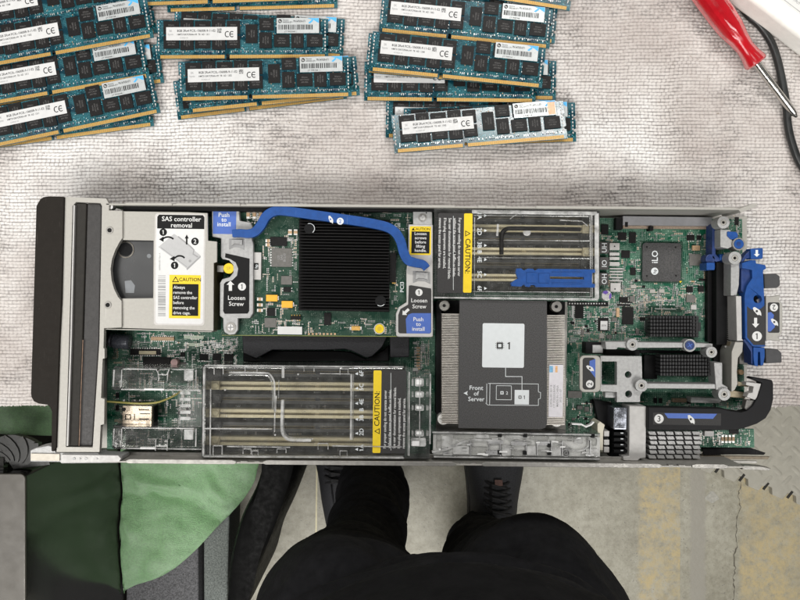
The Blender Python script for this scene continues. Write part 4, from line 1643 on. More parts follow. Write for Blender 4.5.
# ---- drive cage
b = MB(STEEL)
cage_out = [(122.8, 211.2), (187, 212), (207.6, 213), (208, 240.6), (217, 241.5), (217, 262), (213.8, 263), (213.4, 331), (186, 330), (122, 328), (122, 298.4), (153, 298), (153.4, 240.6), (122.8, 240)]
b.pp(cage_out, 46, 44.4)
b.pp([(105, 328.4), (212, 331.2), (212, 332.3), (105, 329.6)], 46, 30)
cage = b.build('drive_cage', sv, .35)
b = MB(mat('dark_drive_lid', (.03, .031, .032), .3, .2, .04, 30, rvar=.03))
b.pp([(103, 236), (157, 236), (157, 302), (103, 302)], 40, 20)
b.pring(125.5, 249.5, 8.6, 7.4, 40.4, 40.02, mat('drive_ring', (.10, .09, .075), .3, .7, .1, 100))
b.pc(125.5, 249.5, 6.8, 40.25, 40.02, BLACK)
b.pp([(124.6, 281), (131, 280), (135, 285.5), (134, 293), (125.5, 293)], 40.2, 40.02, mat('drive_sticker', (.17, .18, .19), .5, 0, .1, 100))
b.pc(149, 256, 2.2, 40.2, 40.02, MATS['drive_sticker'], n=12)
b.build('drive_lid', cage, .2)
b = MB(BLACK)
b.pr(209, 262, 212.6, 331, 42, 12, mat('olive_board_edge', (.10, .08, .04), .5, 0, .2, 200))
b.build('drive_backplane', cage)
# removal label
z = 46.2
b = MB(WHITE)
lab(b, rot2(rrect(154.4, 213.4, 205, 325.4, 3), (180, 270), -ROT - .2), z, WHITE, mat('label_border_grey', (.50, .48, .46), .4, .2, .05, 300), 1.6)
b.pf(rot2([(159, 214.9), (202.8, 214.9), (204.4, 217), (204.4, 228.8), (157.2, 228.8), (157.2, 217)], (180, 222), -ROT), z + .08, INK)
b.pt('SAS controller', 181.5, 219, 6.6, z + .12, WHITE)
b.pt('removal', 181.5, 225.2, 6.6, z + .12, WHITE)
PLATE = mat('drawing_grey', (.42, .42, .42), .5, 0, .05, 300)
PLATE2 = mat('drawing_dark_grey', (.28, .28, .28), .5, 0, .05, 300)
b.pf([(158.3, 247), (174, 233.8), (179, 237), (200.5, 255.5), (186.5, 268.5), (181, 264)], z + .08, PLATE)
b.pf([(186.5, 268.5), (200.5, 255.5), (200.8, 257.2), (187, 270.4)], z + .08, PLATE2)
b.pf(ribbon([(178, 236.5), (190, 246), (194, 250), (193, 254), (198, 257)], 1.4), z + .11, PLATE2)
b.pf(ribbon([(161, 247.5), (181, 262.5), (187, 267)], .5), z + .11, INKS)
b.pf(circ(176, 262.6, 1.2, 8), z + .11, PLATE2)
b.pf(circ(190, 261, 1.5, 8), z + .11, PLATE2)
for x, y, t in ((163.2, 232.2, '1'), (195, 241.4, '2'), (174.6, 265.4, '1')):
    b.pf(circ(x, y, 3.8, 18), z + .12, INK)
    b.pt(t, x, y, 6, z + .16, WHITE)
b.pf(ribbon(spline([(162.5, 239), (166, 237.2), (170, 237.2), (173.5, 239)], 4), 1.7), z + .13, INK)
b.pf([(159, 239.4), (163.6, 236.4), (163.6, 242)], z + .13, INK)
b.pf(ribbon(spline([(174, 258.4), (178, 256), (182, 256.2), (184.6, 258)], 4), 1.7), z + .13, INK)
b.pf([(169.6, 258.8), (174.6, 255.8), (174.6, 261.4)], z + .13, INK)
arrow(b, 186.7, 239.5, 10, 3.4, z + .13, INK, 180)
y = 275.4
while y < 316.5:
    w_ = rng.choice((.5, .9, 1.5))
    b.pfr(158, y, 165.6, y + w_, z + .08, INKS)
    y += w_ + rng.choice((.5, .8, 1.2))
b.pt('660060-001 Rev A', 159.6, 261.5, 2.3, z + .08, INKS, 90)
b.pfr(169.2, 275, 200.6, 318.4, z + .08, YELLOW)
b.pfr(172.2, 284, 198.4, 315.8, z + .11, INK)
b.pf([(172, 282.2), (175.6, 276.2), (179.2, 282.2)], z + .11, INK)
b.pf([(173.4, 281.4), (175.6, 277.8), (177.8, 281.4)], z + .14, YELLOW)
b.pt('CAUTION', 190, 279.6, 5, z + .12, INK, sx=.98)
for i, t in enumerate(('Always', 'remove the', 'SAS controller', 'before', 'removing the', 'drive cage.')):
    b.pt(t, 173.4 - i * .05, 287.2 + i * 5.1, 4.4, z + .14, WHITE, 0, 'L', .92)
b.build('removal_label', cage, smooth=False)

# ---- mezzanine card with its lever
MZ = 34.0
b = MB(DGREEN)
b.pp([(232, 208.6), (433, 210.2), (433, 336.8), (221, 335.4), (221, 318), (232, 318)], MZ, MZ - 1.6)
b.pp([(222, 334.9), (433, 336.3), (433, 337), (222, 335.6)], MZ + .05, MZ - 1.55, mat('board_edge_green', (.18, .20, .05), .6, 0, .1, 200))
mz = b.build('mezzanine_card', sv, smooth=False)
b = MB(TIN)
scatter(b, [(262, 232, 298, 262), (262, 262, 298, 334), (300, 318, 398, 334), (250, 318, 300, 334), (246, 211, 262, 224)], 230, MZ, (TAN, TAN, DARKRES, CHIPM, CHIPG))
scatter(b, [(300, 210, 412, 217), (390, 214, 412, 232), (388, 250, 398, 310)], 70, MZ, (TAN, DARKRES, CHIPM))
o = b.build('card_components', mz, smooth=False)
o['kind'] = 'stuff'
chip(mz, 271.5, 248.2, 291.8, 266.8, MZ, 1.2, m=CHIPG, pins=('v', 2.4), marks=[('LSI', 278.5, 257.5, 3.2, 90, INKS), ('SAS', 281.5, 257.5, 3.2, 90, INKS), ('B1210', 284.5, 257.5, 3.2, 90, INKS)])
for a in ((281, 276, 292, 284.6, CHIPG, None), (264.5, 318, 276.2, 327.5, CHIPG, None), (267, 308, 275, 316, CHIPM, ('v', 2)), (283.5, 287, 291, 292, CHIPM, ('v', 2)), (290.5, 316, 301, 319.6, CHIPM, ('h', 2.2)), (324, 313, 331, 325, CHIPM, None), (270, 237, 287, 246, CHIPM, None)):
    chip(mz, *a[:4], MZ, 1.1, m=a[4], pins=a[5], pinm=GOLD if a[0] == 290.5 else None)
for a in ((266, 294.8, 277.5, 301.4), (281.5, 301, 292.6, 307.8)):
    b = MB(ORANGE)
    b.pr(*a, MZ + 2.4, MZ)
    b.pr(a[2] + .1, a[1] + 1.2, a[2] + 1.4, a[3] - 1.2, MZ + 1.6, MZ, TIN)
    b.build('tantalum_capacitor', mz, .3)
for x, y in ((257, 297.6), (257, 303.4), (257, 308.8), (288.2, 229.4), (293.8, 229.4), (265.5, 239.2), (265.5, 243.3)):
    b = MB(TIN)
    w_, h_ = (5.6, 3) if y > 290 or y > 235 else (3.6, 5.6)
    b.pr(x, y, x + w_, y + h_, MZ + 1.1, MZ, TIN)
    if w_ > h_:
        b.pr(x + 1.4, y - .1, x + w_ - 1.4, y + h_ + .1, MZ + 1.2, MZ, TAN)
    else:
        b.pr(x - .1, y + 1.4, x + w_ + .1, y + h_ - 1.4, MZ + 1.2, MZ, TAN)
    b.build('ceramic_capacitor', mz, smooth=False)
for i in range(5):
    b = MB(TIN)
    b.pr(246.6 + i * 6.2, 210.6, 249.6 + i * 6.2, 218.6, MZ + 1.1, MZ, TIN)
    b.pr(246.5 + i * 6.2, 212.6, 249.7 + i * 6.2, 216.6, MZ + 1.2, MZ, TAN)
    b.build('ceramic_capacitor', mz, smooth=False)
b = MB(WHITE)
b.pr(277.6, 326.6, 302, 334.4, MZ + 2, MZ)
b.build('white_sticker', mz, smooth=False)
b = MB(mat('amber_component', (.70, .42, .12), .35, .3, .1, 300))
b.pr(351.5, 326.2, 360, 330.4, MZ + 1.6, MZ)
b.pr(349.6, 326.6, 351.4, 330, MZ + 1.4, MZ, TIN)
b.pr(360.1, 326.6, 361.8, 330, MZ + 1.4, MZ, TIN)
b.build('crystal', mz, .2)
b = MB(GOLD)
for i in range(8):
    b.pr(308 + i * 3.7, 333, 310 + i * 3.7, 335, MZ + .1, MZ + .02, TAN)
b.build('edge_pads', mz, smooth=False)
b = MB(LGREY)
b.pt('PCI3', 402, 287, 5.5, MZ + .06, LGREY, 90)
b.pt('CE', 397.5, 225, 5, MZ + .06, LGREY)
b.pt('P/N 629133-001', 322, 212.6, 3, MZ + .06, LGREY)
b.build('card_silkscreen', mz, smooth=False)
# black heat sink: a base and upright fins
b = MB(BLACKFIN)
b.pp([(299, 219), (389.5, 220), (389.5, 312), (298.5, 310.4)], MZ + 2.4, MZ + .4)
yy = 220.4
while yy < 310:
    xe = 389.3
    b.pp([(299, yy), (xe, yy + 1.1), (xe, yy + 2.2), (299, yy + 1.1)], MZ + 8.0, MZ + 2.4)
    yy += 3.05
b.pr(389.8, 253, 396, 282.4, MZ + 3, MZ + .4)
b.pr(392, 282.6, 396, 283.6, MZ + 3, MZ + .4, GOLD)
hs = b.build('heat_sink', mz, .12)
for x, y in ((309.5, 228.5), (380.5, 301)):
    b = MB(BLACK)
    b.pc(x, y, 5.4, MZ + 8.3, MZ + 2.5, BLACK)
    b.pf(ribbon([(x + 5 * math.cos(a), y + 5 * math.sin(a)) for a in np.linspace(-1.9, .9, 14)] if y < 260 else [(x + 5 * math.cos(a), y + 5 * math.sin(a)) for a in np.linspace(.7, 2.2, 10)], .6), MZ + 8.36, LGREY)
    b.build('push_pin', mz)
b = MB(YELLOW)
b.pring(379.4, 328.8, 5.6, 4.6, MZ + 1.6, MZ, TIN)
b.pc(379.4, 328.8, 4.5, MZ + 2.2, MZ, YELLOW)
b.pc(379.4, 328.8, 2, MZ + 2.5, MZ + 2.2, mat('amber_dot', (.60, .42, .02), .4, 0, .1, 300))
b.build('yellow_screw', mz, .2)

# left bracket
BZ = 40.0
b = MB(CAST)
b.pp([(211.6, 205.4), (239, 206), (239.8, 220.6), (250.6, 222.4), (252.6, 227), (252.4, 240.4), (253.4, 243), (253.2, 313), (250, 318.4), (238, 318.4), (238, 330), (235, 334.4), (229, 335), (224, 332), (223, 327), (223, 318.4), (219.6, 316), (219.8, 283), (222, 279), (229.5, 277), (233.2, 272.5), (233, 265), (229, 260.4), (222, 259), (220.6, 256.6), (220.8, 238.4), (212, 236.8)], BZ, BZ - 5, CAST)
lbk = b.build('left_bracket', mz, .7)
b = MB(BLUEP)
b.pfr(213, 209.4, 236.2, 234, BZ + .1, BLUEP, r=1)
for i, t in enumerate(('Push', 'to', 'install')):
    b.pt(t, 224, 214.8 + i * 4.7, 6, BZ + .15, LGREY)
b.pf([(225.4, 253.2), (232, 254.6), (249.6, 258.6), (249.2, 311), (247.5, 313.6), (224.6, 313.8), (223.2, 311), (223.8, 284), (226, 281.8), (232, 280.4), (237, 275.6), (238.2, 268.6), (235.6, 262.4), (229.8, 258.9), (225, 257.4)], BZ + .1, INK)
arrow(b, 230.4, 285.8, 10, 6.5, BZ + .15, WHITE, 180)
disc_no(b, 242, 286.6, 4, '1', BZ + .15)
b.pt('Loosen', 236.6, 297.8, 6, BZ + .15, WHITE)
b.pt('Screw', 236.4, 303.8, 6, BZ + .15, WHITE)
b.build('bracket_label', mz, smooth=False)
b = MB(TIN)
b.pc(228.6, 268.4, 5.2, BZ - .5, MZ, YELLOW)
b.pt('SP', 228.6, 268.4, 4.4, BZ - .44, mat('amber_ink', (.45, .33, .02), .5, 0, .1, 300))
b.pr(217, 265.5, 223.6, 272, BZ - 2, MZ, STEELD)
b.build('captive_screw', mz, .2)
b = MB(TIN)
b.pring(230.6, 327.4, 5.2, 3.2, BZ + .5, BZ + .02, STEELD)
b.pc(230.6, 327.4, 3.2, BZ + .9, BZ, ALU, 2.8)
b.pr(227.6, 326.9, 233.6, 327.9, BZ + 1.0, BZ + .9, INKS)
b.pr(230.1, 324.6, 231.1, 330.4, BZ + 1.03, BZ + .9, INKS)
b.build('bracket_screw', mz, .15)
b = MB(WHITEMET)
b.pr(253.8, 252.4, 261, 279.6, MZ + 3, MZ)
b.pr(253.9, 263, 258.4, 269.6, MZ + 3.1, MZ + 3, INK)
b.pt('hp', 256.1, 266.3, 4.2, MZ + 3.15, LGREY, 90)
b.build('maker_tab', mz, smooth=False)
b = MB(STEELD)
b.pp([(229, 238.8), (244, 239), (244, 250), (239, 247.4), (234, 247), (229, 249.4)], BZ + .4, BZ + .02, INKS)
b.pp([(231.4, 239.4), (242.4, 239.6), (242, 245), (238.4, 243.6), (235, 243.4), (231.4, 245.6)], BZ + 1.4, BZ + .42, CAST)
b.build('lever_pivot', mz, .3)
# right bracket
b = MB(CAST)
b.pp(rrect(413, 208.2, 432.4, 228, 4), BZ - 1, BZ - 4)
b.pp([(408.4, 224.2), (433, 224.6), (433, 336.4), (431, 337.2), (398, 337), (396, 335.4), (395.8, 314), (398.6, 307.2), (405, 303), (406.4, 302.4), (406.2, 270), (408, 258)], BZ, BZ - 5, WHITEMET)
rbk = b.build('right_bracket', mz, .7)
b = MB(TIN)
b.pring(422.6, 217.6, 4.2, 2.8, BZ - .4, BZ - .98, STEELD)
b.pc(422.6, 217.6, 2.8, BZ, BZ - .98, ALU, 2.4)
b.pc(426.4, 212.8, .8, BZ - .9, BZ - 1.2, INK, n=10)
b.build('bracket_screw', mz, .15)
b = MB(YELLOW)
b.pfr(409.6, 226.4, 431, 255, BZ + .1, YELLOW, -.8, 1)
b.pfr(411.4, 231.4, 429.6, 253.4, BZ + .14, INK, -.8)
b.pt('CAUTION', 421.6, 229, 3.8, BZ + .16, INK)
b.pf([(411.6, 230.4), (413.2, 227.6), (414.8, 230.4)], BZ + .16, INK)
for i, t in enumerate(('Loosen', 'screws', 'before', 'lifting', 'handle.')):
    b.pt(t, 420.6, 233.6 + i * 4.2, 4.2, BZ + .18, WHITE)
b.build('caution_label', mz, smooth=False)
b = MB(INKG)
b.pf([(408.8, 285.6), (411, 285.2), (431, 288.4), (431.4, 291), (431.2, 332.4), (429.6, 333.6), (399.6, 333.4), (398.2, 332), (398.2, 315), (400.4, 309), (408, 304.6)], BZ + .1, INKG)
b.pf([(406.6, 333.4), (405.8, 319), (408.4, 314.6), (412, 313.2), (430.9, 313.2), (430.9, 332.2), (429.6, 333.4)], BZ + .13, BLUEP)
disc_no(b, 419, 292.4, 3.6, '1', BZ + .16)
b.pt('Loosen', 419.2, 300.4, 5.6, BZ + .16, WHITE)
b.pt('Screw', 419.4, 306.4, 5.6, BZ + .16, WHITE)
for i, t in enumerate(('Push', 'to', 'install')):
    b.pt(t, 418.4, 319.2 + i * 4.8, 5.6, BZ + .18, WHITE)
arrow(b, 405.6, 312, 8.6, 5.4, BZ + .16, WHITE, 48)
b.build('bracket_label', mz, smooth=False)
b = MB(STEELD)
b.pp([(413, 271), (430, 272), (430.4, 284), (425, 281.4), (418, 281), (413, 283)], BZ + .4, BZ + .02, INKS)
b.pp([(416, 272), (428, 272.6), (428, 280), (424, 278.2), (418.6, 278), (415.6, 279.6)], BZ + 1.4, BZ + .42, CAST)
b.build('lever_pivot', mz, .3)
# the blue carrying lever
path = spline([(232, 233.4), (240, 233), (248, 233.6), (255, 231.4), (260.6, 225), (266, 216), (274, 211), (284, 210.6), (310, 214.2), (340, 218.4), (368, 222.6), (386, 226.6), (395, 232), (400.6, 241), (403.6, 252), (408, 260), (416, 262.8), (423, 264.2), (427, 268.4)], 5)
wd = [7.6 + 2.0 * min(1, i / 20) - (2.2 * max(0, (i - (len(path) - 14)) / 14)) for i in range(len(path))]
b = MB(BLUE)
b.pp(ribbon(path, wd), 48, 43)
lev = b.build('lever', mz, .9, seg=3)
b = MB(WHITE)
hand(b, 330.6, 219.6, 3.2, 48.06, WHITE, 20, BLUEP)
b.pf(circ(340.2, 221.2, 3.5, 18), 48.06, LGREY)
b.pt('2', 340.2, 221.2, 5.4, 48.1, BLUEP)
b.build('lever_marking', mz, smooth=False)

# ---- black grained plastic under the card
b = MB(BLACKG)
b.pp([(242, 333), (388, 335), (382, 347), (372, 356.5), (366, 358), (352, 351), (345, 349), (325, 350), (272, 350), (256, 358.8), (243, 353)], 28, 10)
b.pp([(389.8, 335), (409.4, 335.2), (409.2, 357), (390, 357.6)], 27, 10)
b.pp([(243, 351), (256, 359.2), (272, 351), (330, 351), (350, 352), (366, 359), (384, 350), (389, 345), (389, 361.4), (243, 361.6)], 16, 10, BLACK)
b.build('card_connector_cover', sv, .8)

# ---- memory slots
SLOTD = mat('black_slot_plastic', (.035, .034, .031), .4, 0, .2, 200)
BRASS = mat('dull_slot_brass', (.30, .24, .13), .4, .4, .25, 900)


def slot(x0, x1, y, m, w=8.4, latch='l'):
    b = MB(m)
    z1 = PZ + 12
    b.pp([(x0, y - w / 2), (x1, y - w / 2 + (x1 - x0) * .009), (x1, y - 1 + (x1 - x0) * .009), (x0, y - 1)], z1, PZ)
    b.pp([(x0, y + 1), (x1, y + 1 + (x1 - x0) * .009), (x1, y + w / 2 + (x1 - x0) * .009), (x0, y + w / 2)], z1, PZ)
    b.pp([(x0, y - 1), (x1, y - 1 + (x1 - x0) * .009), (x1, y + 1 + (x1 - x0) * .009), (x0, y + 1)], z1 - 2.4, PZ)
    n = int((x1 - x0) / 1.25)
    for i in range(n):
        x = x0 + 10 + i * 1.25
        if x > x1 - 10 or abs(x - (x0 + .55 * (x1 - x0))) < 2:
            continue
        yy_ = y + (x - x0) * .009
        b.pr(x, yy_ - 1.5, x + .6, yy_ - .45, z1 + .1, z1 - 2, BRASS)
        b.pr(x, yy_ + .45, x + .6, yy_ + 1.5, z1 + .1, z1 - 2, BRASS)
    s_ = b.build('memory_slot', sv, .2, smooth=False)
    for xx in ((x0 + 1,) if latch == 'l' else (x1 - 9,)):
        b = MB(m)
        yy_ = y + (xx - x0) * .009
        b.pr(xx, yy_ - 4.4, xx + 8, yy_ + 4.4, z1 + 4, z1 + .1)
        b.pc(xx + 4, yy_, 3, z1 + 5.2, z1 + 4)
        b.build('latch', s_, .5)
    return s_


b = MB(mat('slot_bed_black', (.075, .076, .06), .5, 0, .5, 300, spec=.3))
b.pp([(206, 367), (404, 369), (404, 453), (205, 451)], PZ + .7, PZ + .1)
b.build('slot_bed', sv)
b = MB(MATS['slot_bed_black'])
b.pp([(440, 214), (592, 216), (592, 292), (440, 290)], PZ + .7, PZ + .1)
b.build('slot_bed', sv)
for yy, m in ((385.4, CREAM), (413.2, CREAM), (441, CREAM)):
    slot(210, 404, yy, m)
for yy, m in ((398.6, SLOTD), (426.6, SLOTD), (371.5, SLOTD)):
    slot(212, 404, yy, m, 9.5)
for yy, m in ((227.6, CREAM), (250.6, CREAM), (277, CREAM)):
    slot(440, 592, yy, m, 7.2, 'r')
for yy, m in ((239, SLOTD), (263.5, SLOTD), (216.6, SLOTD)):
    slot(440, 590, yy, m, 8.5, 'r')


# ---- clear air baffles
def bevelled_sheet(b, x0, y0, x1, y1, z1, z0, m, holes=()):
    b.pp([(x0, y0), (x1, y0 + 1), (x1, y1 + 1), (x0, y1)], z1, z0, m, holes)


BFZ = 44.0
b = MB(CLEAR)
b.pp([(203.5, 364.6), (404, 366), (430.5, 372), (430, 458.4), (202, 457)], BFZ, BFZ - 1.2, CLEAR)
bf1 = b.build('air_baffle', sv, smooth=False)
b = MB(CLEAR2)
for p in ([(203.4, 364.4), (404, 365.8), (404, 367.2), (203.4, 365.8)], [(202, 456), (430, 457.6), (430, 459), (202, 457.6)], [(202.4, 366), (204.4, 366), (203.4, 456), (201.4, 456)], [(405, 367), (407, 367), (406.4, 457), (404.4, 457)]):
    b.pp(p, BFZ - 1.25, 12, CLEAR2)
b.build('baffle_wall', bf1, smooth=False)
b = MB(FROST)


def rib(pts, w=1.1, z1=BFZ + 1.6, z0=BFZ + .05, m=None):
    b.pp(ribbon(pts, w), z1, z0, m or FROST)


rib([(204.6, 365.6), (403.6, 367)], 1.2)
rib([(203.2, 456.6), (404, 458)], 1.4)
rib([(204, 367), (203, 456)], 1.6)
rib([(210.6, 389), (210, 455)], .9)
rib(spline([(229, 372.6), (264, 373), (269, 374), (272.8, 379), (274.4, 386), (274.6, 412)], 4), 1.6)
rib([(274.8, 412), (275.6, 396)], 2.2)
rib([(283, 366.6), (283, 378)], 2.6)
rib(spline([(282.4, 400), (281.8, 418), (282, 431), (285, 437), (291, 440), (311, 440.4)], 4), 2.6, BFZ + 2.6)
rib([(204, 428.6), (272, 429.2)], .9)
rib([(274.8, 413), (274.4, 432)], 1.2)
rib([(320, 373.6), (350, 374)], .8)
rib([(351.4, 374), (350.8, 440)], 2.0)
rib([(227, 446.6), (290, 447.4)], .8)
rib([(332, 446), (402, 447)], .8)
for x, y, w_, h_ in ((214, 366.4, 9, 8), (245, 367, 12, 5.5), (304, 366.6, 10, 5), (340, 369, 8, 6), (243, 449, 8, 5), (318, 443.6, 10, 6), (277, 449, 9, 4), (340, 451, 7, 5), (213, 446, 9, 9), (252, 451, 6, 4)):
    rib([(x, y + h_), (x, y), (x + w_, y), (x + w_, y + h_)], .8)
for x, y in ((298, 374.4), (312, 439), (275, 435), (225, 390), (226, 416)):
    b.pc(x, y, .9, BFZ + 1, BFZ + .05, FROST, n=10)
b.build('moulded_rib', bf1, .2)
b = MB(clear_mat('glossy_clear_bead', .16, (.95, .96, .955), .02))
for pts in ([(205, 367.2), (300, 368), (403, 368.6)], [(204, 455), (300, 455.8), (403, 456.4)], [(205.6, 368), (205, 412), (204.6, 454)], [(279, 380), (278.6, 398)], [(353.6, 374), (353, 440)], [(229, 374.6), (262, 375), (270, 378), (272.4, 388), (272.4, 410)], [(284.6, 401), (284, 420), (285, 432), (292, 437.4), (310, 438)], [(408, 370), (407.4, 455)]):
    b.ptube(spline(pts, 4), BFZ + .5, .45, n=8)
for _ in range(60):
    x, y = rng.uniform(207, 400), rng.uniform(369, 454)
    if 370 < x < 408:
        continue
    b.pc(x, y, rng.uniform(.25, .6), BFZ + .3, BFZ + .02, n=8)
b.build('moulding_bead', bf1)
b = MB(LGREY)
b.pt('1', 361.4, 450, 6, BFZ + .1, LGREY, 90)
for y, t in ((373.4, '6F'), (387, '5C'), (402, '4E'), (409.6, 'B'), (418, '3B'), (432, '2D'), (446.4, 'A')):
    b.pt(t, 361.4, y, 6, BFZ + .1, LGREY, 90)
for y in (373.4, 388, 403, 419, 433, 449):
    b.pf([(355.6, y - 1.6), (355.6, y + 1.6), (353.6, y)] if False else [(355, y + .4), (358, y + 1.8), (358, y - 1.2)], BFZ + .1, LGREY)
b.pt('CPU', 313, 407.4, 7, BFZ + .1, CLEAR2)
b.pt('1', 325, 407.4, 7, BFZ + .1, CLEAR2)
b.pt('DIMM 2', 326, 426, 7, BFZ + .1, CLEAR2)
b.build('slot_numbers', bf1, smooth=False)


def baffle_label(parent, x0, y0, x1, y1, ycol, flip):
    """yellow caution stripe beside a charcoal block of four turned lines"""
    b = MB(INKG)
    z = BFZ + .25
    b.pp(rot2(rrect(x0, y0, x1, y1, 2.5), ((x0 + x1) / 2, (y0 + y1) / 2), -ROT), z, BFZ + .06, INKG)
    yx0, yx1 = ycol
    b.pfr(yx0, y0 + .4, yx1, y1 - .4, z + .04, YELLOW, r=1.2)
    rot = 90 if not flip else -90
    cy = (y0 + y1) / 2
    b.pt('CAUTION:', (yx0 + yx1) / 2, cy + (-3 if not flip else 3), 7.4, z + .08, INK, rot)
    ty = cy + (19.5 if not flip else -19.5)
    cx = (yx0 + yx1) / 2
    s_ = 1 if not flip else -1
    b.pf([(cx - s_ * 2.9, ty), (cx + s_ * 2.6, ty + 3.1), (cx + s_ * 2.6, ty - 3.1)], z + .08, INK)
    b.pf([(cx - s_ * 1.5, ty), (cx + s_ * 1.8, ty + 1.9), (cx + s_ * 1.8, ty - 1.9)], z + .11, YELLOW)
    lines = ('For proper cooling do not operate server', 'without the access panel, baffles or blanks.', 'See user documentation for removal blanks.', 'If hot-plug components are installed,', 'remove the access panel for service.')
    w_ = (x1 - yx1) if not flip else (yx0 - x0)
    for i, t in enumerate(lines):
        f = (i + .75) / 5.3
        x = yx1 + w_ * f if not flip else yx0 - w_ * f
        b.pt(t, x, y1 - 5 if not flip else y0 + 5, 3.9, z + .06, WHITE, rot, 'L', .88)
    for f in (.395,):
        x = yx1 + w_ * f if not flip else yx0 - w_ * f
        b.pf([(x - .2, y0 + 3), (x + .2, y0 + 3), (x + .2, y1 - 3), (x - .2, y1 - 3)], z + .05, LGREY)
    b.build('caution_label', parent, smooth=False)


baffle_label(bf1, 373, 370, 406, 453.4, (373, 381), False)
# clear end block of that baffle
b = MB(FROST)
SOFTW = mat('milky_block', (.74, .74, .73), .3, 0, .1, 200)
for y0, y1 in ((378, 387), (391, 398), (404.6, 411.4), (430, 437)):
    b.pr(415, y0 + .5, 424, y1 - .5, BFZ + 1, BFZ - 6, FROST, r=1.4)
    b.pr(416.4, y0 + 1.6, 421.4, y1 - 2.4, BFZ + 1.3, BFZ + 1.02, SOFTW, r=.8)
    b.pr(411.6, y0 + 1, 413.6, y1 - 1, BFZ, BFZ - 6)
    b.pr(426, y0 + 1, 428.6, y1 - 1, BFZ, BFZ - 6)
b.pr(411, 438, 426, 446.5, BFZ + .6, BFZ - 8, FROST, r=1.5)
b.pr(412, 441, 420, 446, BFZ + .9, BFZ + .62, SOFTW, r=1)
rib([(409.4, 372), (409, 456)], 1.2)
rib([(430.4, 374), (430, 444)], 1.6, BFZ + 1, BFZ - 20)
rib([(419.8, 376), (419.6, 446)], .9)
b.build('end_block', bf1, .4)

# upper right baffle
b = MB(CLEAR)
b.pp([(434, 208.6), (597, 210.4), (597, 299), (434, 297.4)], BFZ, BFZ - 1.2, CLEAR)
bf2 = b.build('air_baffle', sv, smooth=False)
b = MB(CLEAR2)
for p in ([(434, 208.4), (597, 210), (597, 211.4), (434, 209.8)], [(434, 296.6), (597, 298), (597, 299.6), (434, 298.2)], [(594.8, 211), (599.6, 211), (599.6, 299), (594.8, 299)]):
    b.pp(p, BFZ - 1.25, 12, CLEAR2)
b.build('baffle_wall', bf2, smooth=False)
b = MB(FROST)
rib([(472, 211.6), (597, 213.4)], 3.6, BFZ + 1)
rib([(472, 298), (598, 299.4)], 2.2)
rib([(434, 297.6), (472, 298)], 1.6)
rib([(596.8, 213), (597, 299)], 4.2, BFZ + .8)
rib([(592, 214), (592.4, 297)], .9)
rib([(498, 224), (497.4, 236)], 2.2)
rib([(473, 291.4), (590, 292.4)], .6)
rib([(510, 219), (517, 214)], .6)
rib([(560, 220), (582, 221), (588, 226)], .8)
b.pp(circ(527, 232, 4, 14), BFZ + .6, BFZ + .05, FROST)
b.build('moulded_rib', bf2, .2)
b = MB(MATS['glossy_clear_bead'])
for pts in ([(474, 215.4), (530, 216), (592, 216.6)], [(474, 295.4), (530, 296), (592, 296.6)], [(590, 217), (590.4, 296)], [(474.6, 217), (474.4, 295)], [(478, 257.6), (590, 258.6)], [(478, 240), (590, 241)]):
    b.ptube(spline(pts, 4), BFZ + .5, .45, n=8)
for _ in range(40):
    b.pc(rng.uniform(475, 590), rng.uniform(214, 296), rng.uniform(.25, .6), BFZ + .3, BFZ + .02, n=8)
b.build('moulding_bead', bf2)
b = MB(LGREY)
b.pt('1', 479.6, 213.6, 6, BFZ + .1, LGREY, -90)
for y, t in ((217.2, 'A'), (231.6, '2D'), (245, '3B'), (252, 'B'), (259.4, '4E'), (274.4, '5C'), (288.6, '6F')):
    b.pt(t, 479.6, y, 6, BFZ + .1, LGREY, -90)
for y in (215.6, 230.6, 245.4, 259.6, 274.6, 288.4):
    b.pf([(487, y), (484.2, y - 1.5), (484.2, y + 1.5)], BFZ + .1, LGREY)
b.build('slot_numbers', bf2, smooth=False)
baffle_label(bf2, 437.6, 213, 472, 293, (463.6, 472), True)
b = MB(BLUE)
b.pp([(516.6, 268.6), (521, 268.4), (524, 270.4), (528, 268.6), (533, 268.8), (535, 270.6), (538, 268.8), (594.8, 269.4), (595.4, 272.4), (592, 273), (592, 283.6), (595.2, 284.2), (594.8, 287.6), (536, 287), (534.6, 285), (531, 285), (529.6, 287), (526, 286.6), (524, 284.4), (521, 286.6), (511.8, 286), (511, 283), (514.6, 280.4), (518, 278.4), (516, 272.6)], BFZ + 4.5, BFZ + .1, None, [[(550, 276.4), (584, 277), (584, 279.4), (550, 278.8)]])
clip = b.build('blue_clip', bf2, 0, smooth=False)
b = MB(BLUE)
b.pr(526.6, 272.6, 537.4, 282.8, BFZ + 5.2, BFZ + 4.52)
b.pr(538.8, 273, 549.4, 283, BFZ + 5.2, BFZ + 4.52)
b.pr(552, 271.4, 582, 272.4, BFZ + 5, BFZ + 4.52)
b.pr(552, 282.6, 582, 283.6, BFZ + 5, BFZ + 4.52)
b.build('clip_pads', bf2, .4)

